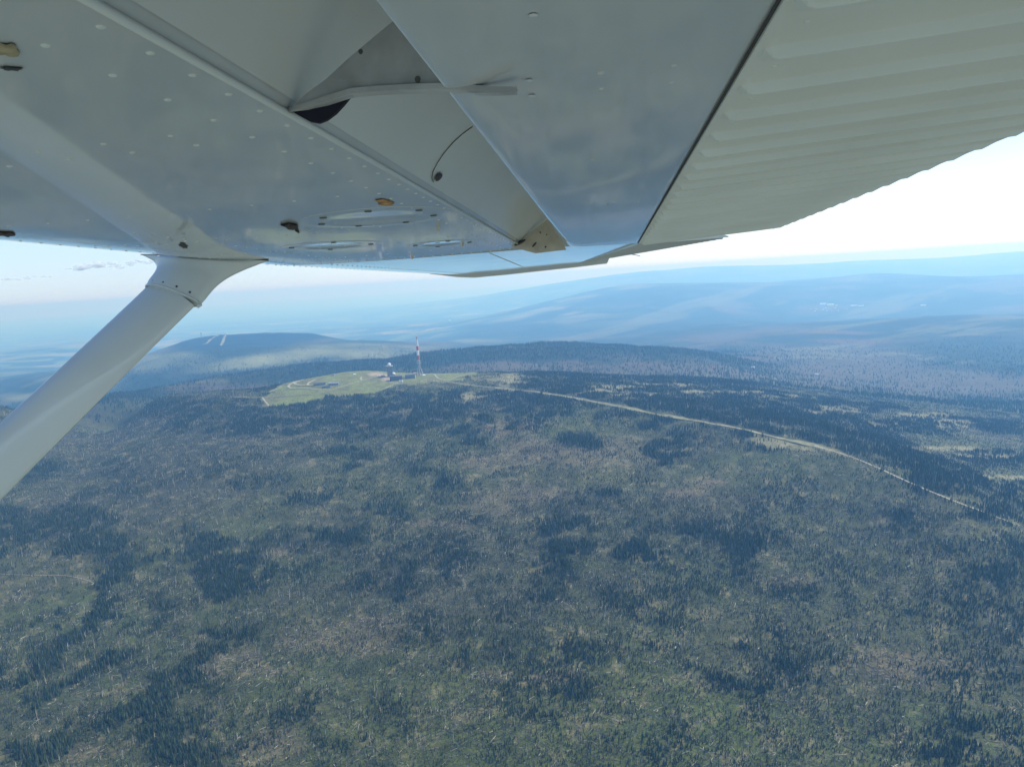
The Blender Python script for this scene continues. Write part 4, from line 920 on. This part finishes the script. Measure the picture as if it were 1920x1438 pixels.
# cable fairing line and hole on the cove
def cove_hit(px, py):
    v = np.array([px-960, 719-py, F]); v = np.array([v.dot(aV), v.dot(sV), v.dot(wV)]); rt = v[0]/v[2]
    rs = cv_[:, 0]/cv_[:, 1]; o_ = np.argsort(rs); z_w = float(np.interp(rt, rs[o_], cv_[o_, 1])); return v*(z_w-.002)/v[2]
pts = [cove_hit(x, y) for x, y in ((886, 238), (868, 251), (850, 267), (833, 287), (820, 306), (812, 322), (810, 334), (813, 342))]
mb = MB()
for a_, b_ in zip(pts[:-1], pts[1:]): mb.tube(a_, b_, .0006, .0006, 5)
mb.build('seam', m_screw, wing, smooth=True)
def blob(name, centre_fn, px_, py_, rx_, ry_, m_, par, ang=0, n=14, jit=.0, lift=.0008, th=.0006, seed=1):
    rr = random.Random(seed); V = []
    for k in range(n):
        t_ = 2*math.pi*k/n; q_ = 1+jit*rr.uniform(-1, 1); dx, dy = rx_*math.cos(t_)*q_, ry_*math.sin(t_)*q_
        c_, s_ = math.cos(R(ang)), math.sin(R(ang)); V.append(centre_fn(px_+dx*c_-dy*s_, py_+dx*s_+dy*c_)*(1-lift*3))
    V2 = [v*(1-th*6) for v in V]; cen = sum(V2)/n
    return obj(name, V+V2+[cen*(1-th*8)], [(k, (k+1) % n, n+(k+1) % n, n+k) for k in range(n)]+[(n+k, n+(k+1) % n, 2*n) for k in range(n)], m_, par)
blob('drain_hole', cove_hit, 823, 333, 9, 4.5, m_seam, wing, ang=-50)
# closing plate at the outer end of the cove
cp = plate('cove_end_plate', [(958, 462), (1026, 412), (1042, 436), (1062, 468), (1004, 475), (985, 470)], 2.16, 2.17, m_zinc, wing)
for (x, y, rx_, ry_, an) in ((975, 455, 12, 3.2, -28), (1002, 459, 6, 1.8, -50), (1013, 436, 1.6, 1.6, 0), (1023, 463, 1.8, 1.8, 0), (1025, 440, 1.2, 1.2, 0)):
    blob('slot', lambda X, Y: Q(X, Y, 2.155), x, y, rx_, ry_, m_seam, cp, ang=an)

# ---- strut and its fairing
def lens_ring(L_, R_, thv, n=28, sharp=1.0):
    c_ = (L_+R_)/2; h_ = (R_-L_)/2; out = []
    for k in range(n):
        t_ = 2*math.pi*k/n; x = math.cos(t_); y = math.sin(t_)
        out.append(c_+h_*x+thv*y*(1-.25*x))
    return out
L0, R0, L1, R1 = Q(277, 539, 1.93), Q(372, 566, 1.93), Q(0, 793, 1.60), Q(0, 938, 1.60)
# take the lower ring square to the strut
dL, dR = L1-L0, R1-R0
axis = (dL+dR)/2; axis /= np.linalg.norm(axis); R1 = R0+dR*(dL.dot(axis)/dR.dot(axis))
R0 = R0-dR/np.linalg.norm(dR)*((R0-L0).dot(axis))
def sring(u_, th=.19):
    a_, b_ = L0+(L1-L0)*u_, R0+(R1-R0)*u_; ch_ = b_-a_; nrm = np.cross(ch_, axis); nrm /= np.linalg.norm(nrm); return lens_ring(a_, b_, nrm*np.linalg.norm(ch_)*th)
strut = fin(loft([sring(u_) for u_ in np.linspace(-.05, 3.2, 30)]).build('strut', m_strut, plane, smooth=True), 60)
rings = []
spec = [((275, 541), (376, 570), 1.925, .23), ((280, 530), (384, 561), 1.935, .235), ((292, 515), (403, 538), 1.955, .24), ((297, 504), (426, 520), 1.975, .24), ((292, 493), (455, 506), 1.99, .22), ((283, 486), (480, 497), 2.0, .20), ((268, 478), (503, 488.5), 2.015, .17)]
for i, (a_, b_, t_, th) in enumerate(spec):
    p0, p1 = Q(*a_, t_), Q(*b_, t_); ch_ = p1-p0; nr = np.cross(ch_, axis); nr /= np.linalg.norm(nr); u_ = i/(len(spec)-1)
    nr = nr*(1-u_)+np.array([0, 1.0, 0])*np.sign(nr[1])*u_; nr /= np.linalg.norm(nr); rings.append(lens_ring(p0, p1, nr*np.linalg.norm(ch_)*th, 40))
rr_ = []
for k in range(40): rr_.append(refine([r_[k] for r_ in rings], 4))
fair = fin(loft([[rr_[k][i] for k in range(40)] for i in range(len(rr_[0]))]).build('strut_fairing', m_paint2, strut, smooth=True), 70)
# lip of the fairing around the strut
mb = MB(); r0_ = rings[0]
for k in range(40): mb.tube(r0_[k], r0_[(k+1) % 40], .0028, .0028, 6, False)
mb.build('lip', m_paint2, fair, smooth=True)
mb = MB(); mb.tube(rings[0][0]+np.array([0, 0, 0]), rings[0][0]+axis*.012, .006, .004, 8); mb.build('lug', m_paint2, fair, smooth=True)
for k in (5, 8, 11, 14, 17, 25, 28, 31, 34):
    for rr4 in (rings[0], rings[-2]):
        q_ = np.array(rr4[k]); o_ = np.array(rr4[k])-sum(map(np.array, rr4))/40; o_ /= np.linalg.norm(o_)
        mb = MB(); mb.tube(q_+axis*(-.012), q_+axis*(-.012)+o_*.0035, .0032, .0028, 7); mb.build('screw', m_screw, fair)
mb = MB(); r0_ = rings[-1]
for k in range(40): mb.tube(r0_[k], r0_[(k+1) % 40], .0012, .0012, 5, False)
mb.build('seam', m_seam, fair)

# ---- covers, screws, dirt on the lower skin
def ring_on_wing(name, px_, py_, rad, m_, par, th=.0005, n=40, ax=1.0):
    c_ = wing_hit(px_, py_); V = []
    for rr2, dz in ((rad, .0004), (rad, -th), (rad*.96, -th*1.25), (rad*.55, -th*1.3), (rad*.5, -th*.4)):
        for k in range(n):
            t_ = 2*math.pi*k/n; a = c_[0]+ax*rr2*math.cos(t_); V.append((a, c_[1]+rr2*math.sin(t_), lowz_at(a)+dz))
    f = [(i*n+k, i*n+(k+1) % n, (i+1)*n+(k+1) % n, (i+1)*n+k) for i in range(4) for k in range(n)]+[tuple(range(4*n, 5*n))]
    o = obj(name, V, f, m_, par, smooth=True); fin(o, 40); return o, c_
for cx_, cyy_, rad, ns_ in ((705, 409, .128, 7), (622, 461, .115, 4), (830, 457, .09, 4)):
    o, c_ = ring_on_wing('inspection_cover', cx_, cyy_, rad, m_paint, wing)
    for k in range(ns_):
        t_ = 2*math.pi*k/ns_+.4; a = c_[0]+rad*.78*math.cos(t_); mb = MB(); z_w = lowz_at(a)-.0012
        mb.tube((a, c_[1]+rad*.78*math.sin(t_), z_w+.001), (a, c_[1]+rad*.78*math.sin(t_), z_w-.001), .0065, .0055, 10); mb.build('screw', m_screw, o)
wb = lambda X, Y: wing_hit(X, Y)
blob('dirt_spot', wb, 545, 426, 16, 5, m_bug, wing, ang=8, jit=.3, th=.003, seed=3)
blob('dirt_spot', wb, 558, 435, 5, 2, m_bug, wing, ang=30, jit=.3, th=.002, seed=4)
blob('dirt_spot', wb, 722, 380, 16, 5, m_rust, wing, ang=4, jit=.35, th=.001, seed=5)
blob('dirt_spot', wb, 14, 96, 20, 13, m_brown, wing, ang=10, jit=.35, seed=6); blob('dirt_spot', wb, 20, 130, 22, 4, m_seam, wing, ang=4, jit=.35, seed=7)
blob('dirt_spot', wb, 344, 461, 8, 5, m_seam, wing, ang=20, jit=.3, seed=8); blob('dirt_spot', wb, 10, 440, 20, 4.5, m_bug, wing, ang=4, jit=.35, th=.002, seed=9)
for (x, y) in ((822, 424), (868, 455), (773, 480)):
    c_ = wing_hit(x, y); mb = MB(); mb.tube((c_[0], c_[1], c_[2]+.001), (c_[0], c_[1], c_[2]-.010), .0035, .0025, 8); mb.build('drain', m_zinc, wing)
blob('drain_hole', lambda X, Y: Q(X, Y, 1.955), 346, 508, 8.5, 4, m_hole, fair, ang=-10)

# ------------------------------------------------------------------ haze
hm = bpy.data.materials.new('haze'); hm.use_nodes = True; t = hm.node_tree
for nd in list(t.nodes):
    if nd.type != 'OUTPUT_MATERIAL': t.nodes.remove(nd)
pv = t.nodes.new('ShaderNodeVolumePrincipled'); pv.inputs['Color'].default_value = (.22, .54, 1.0, 1); pv.inputs['Density'].default_value = .000115
pv.inputs['Absorption Color'].default_value = (.88, .97, 1, 1); pv.inputs['Anisotropy'].default_value = .3
t.links.new(pv.outputs[0], t.nodes['Material Output'].inputs['Volume'])
zlo, zhi = float(GZ.min())-2, CAMZ+120
mb = MB(); mb.box((0, 0, zlo), 186000, 186000, zhi-zlo); hz = mb.build('haze', hm); hz['kind'] = 'stuff'; tag(hz, 'blue summer haze that fades the far hills', kind='stuff')
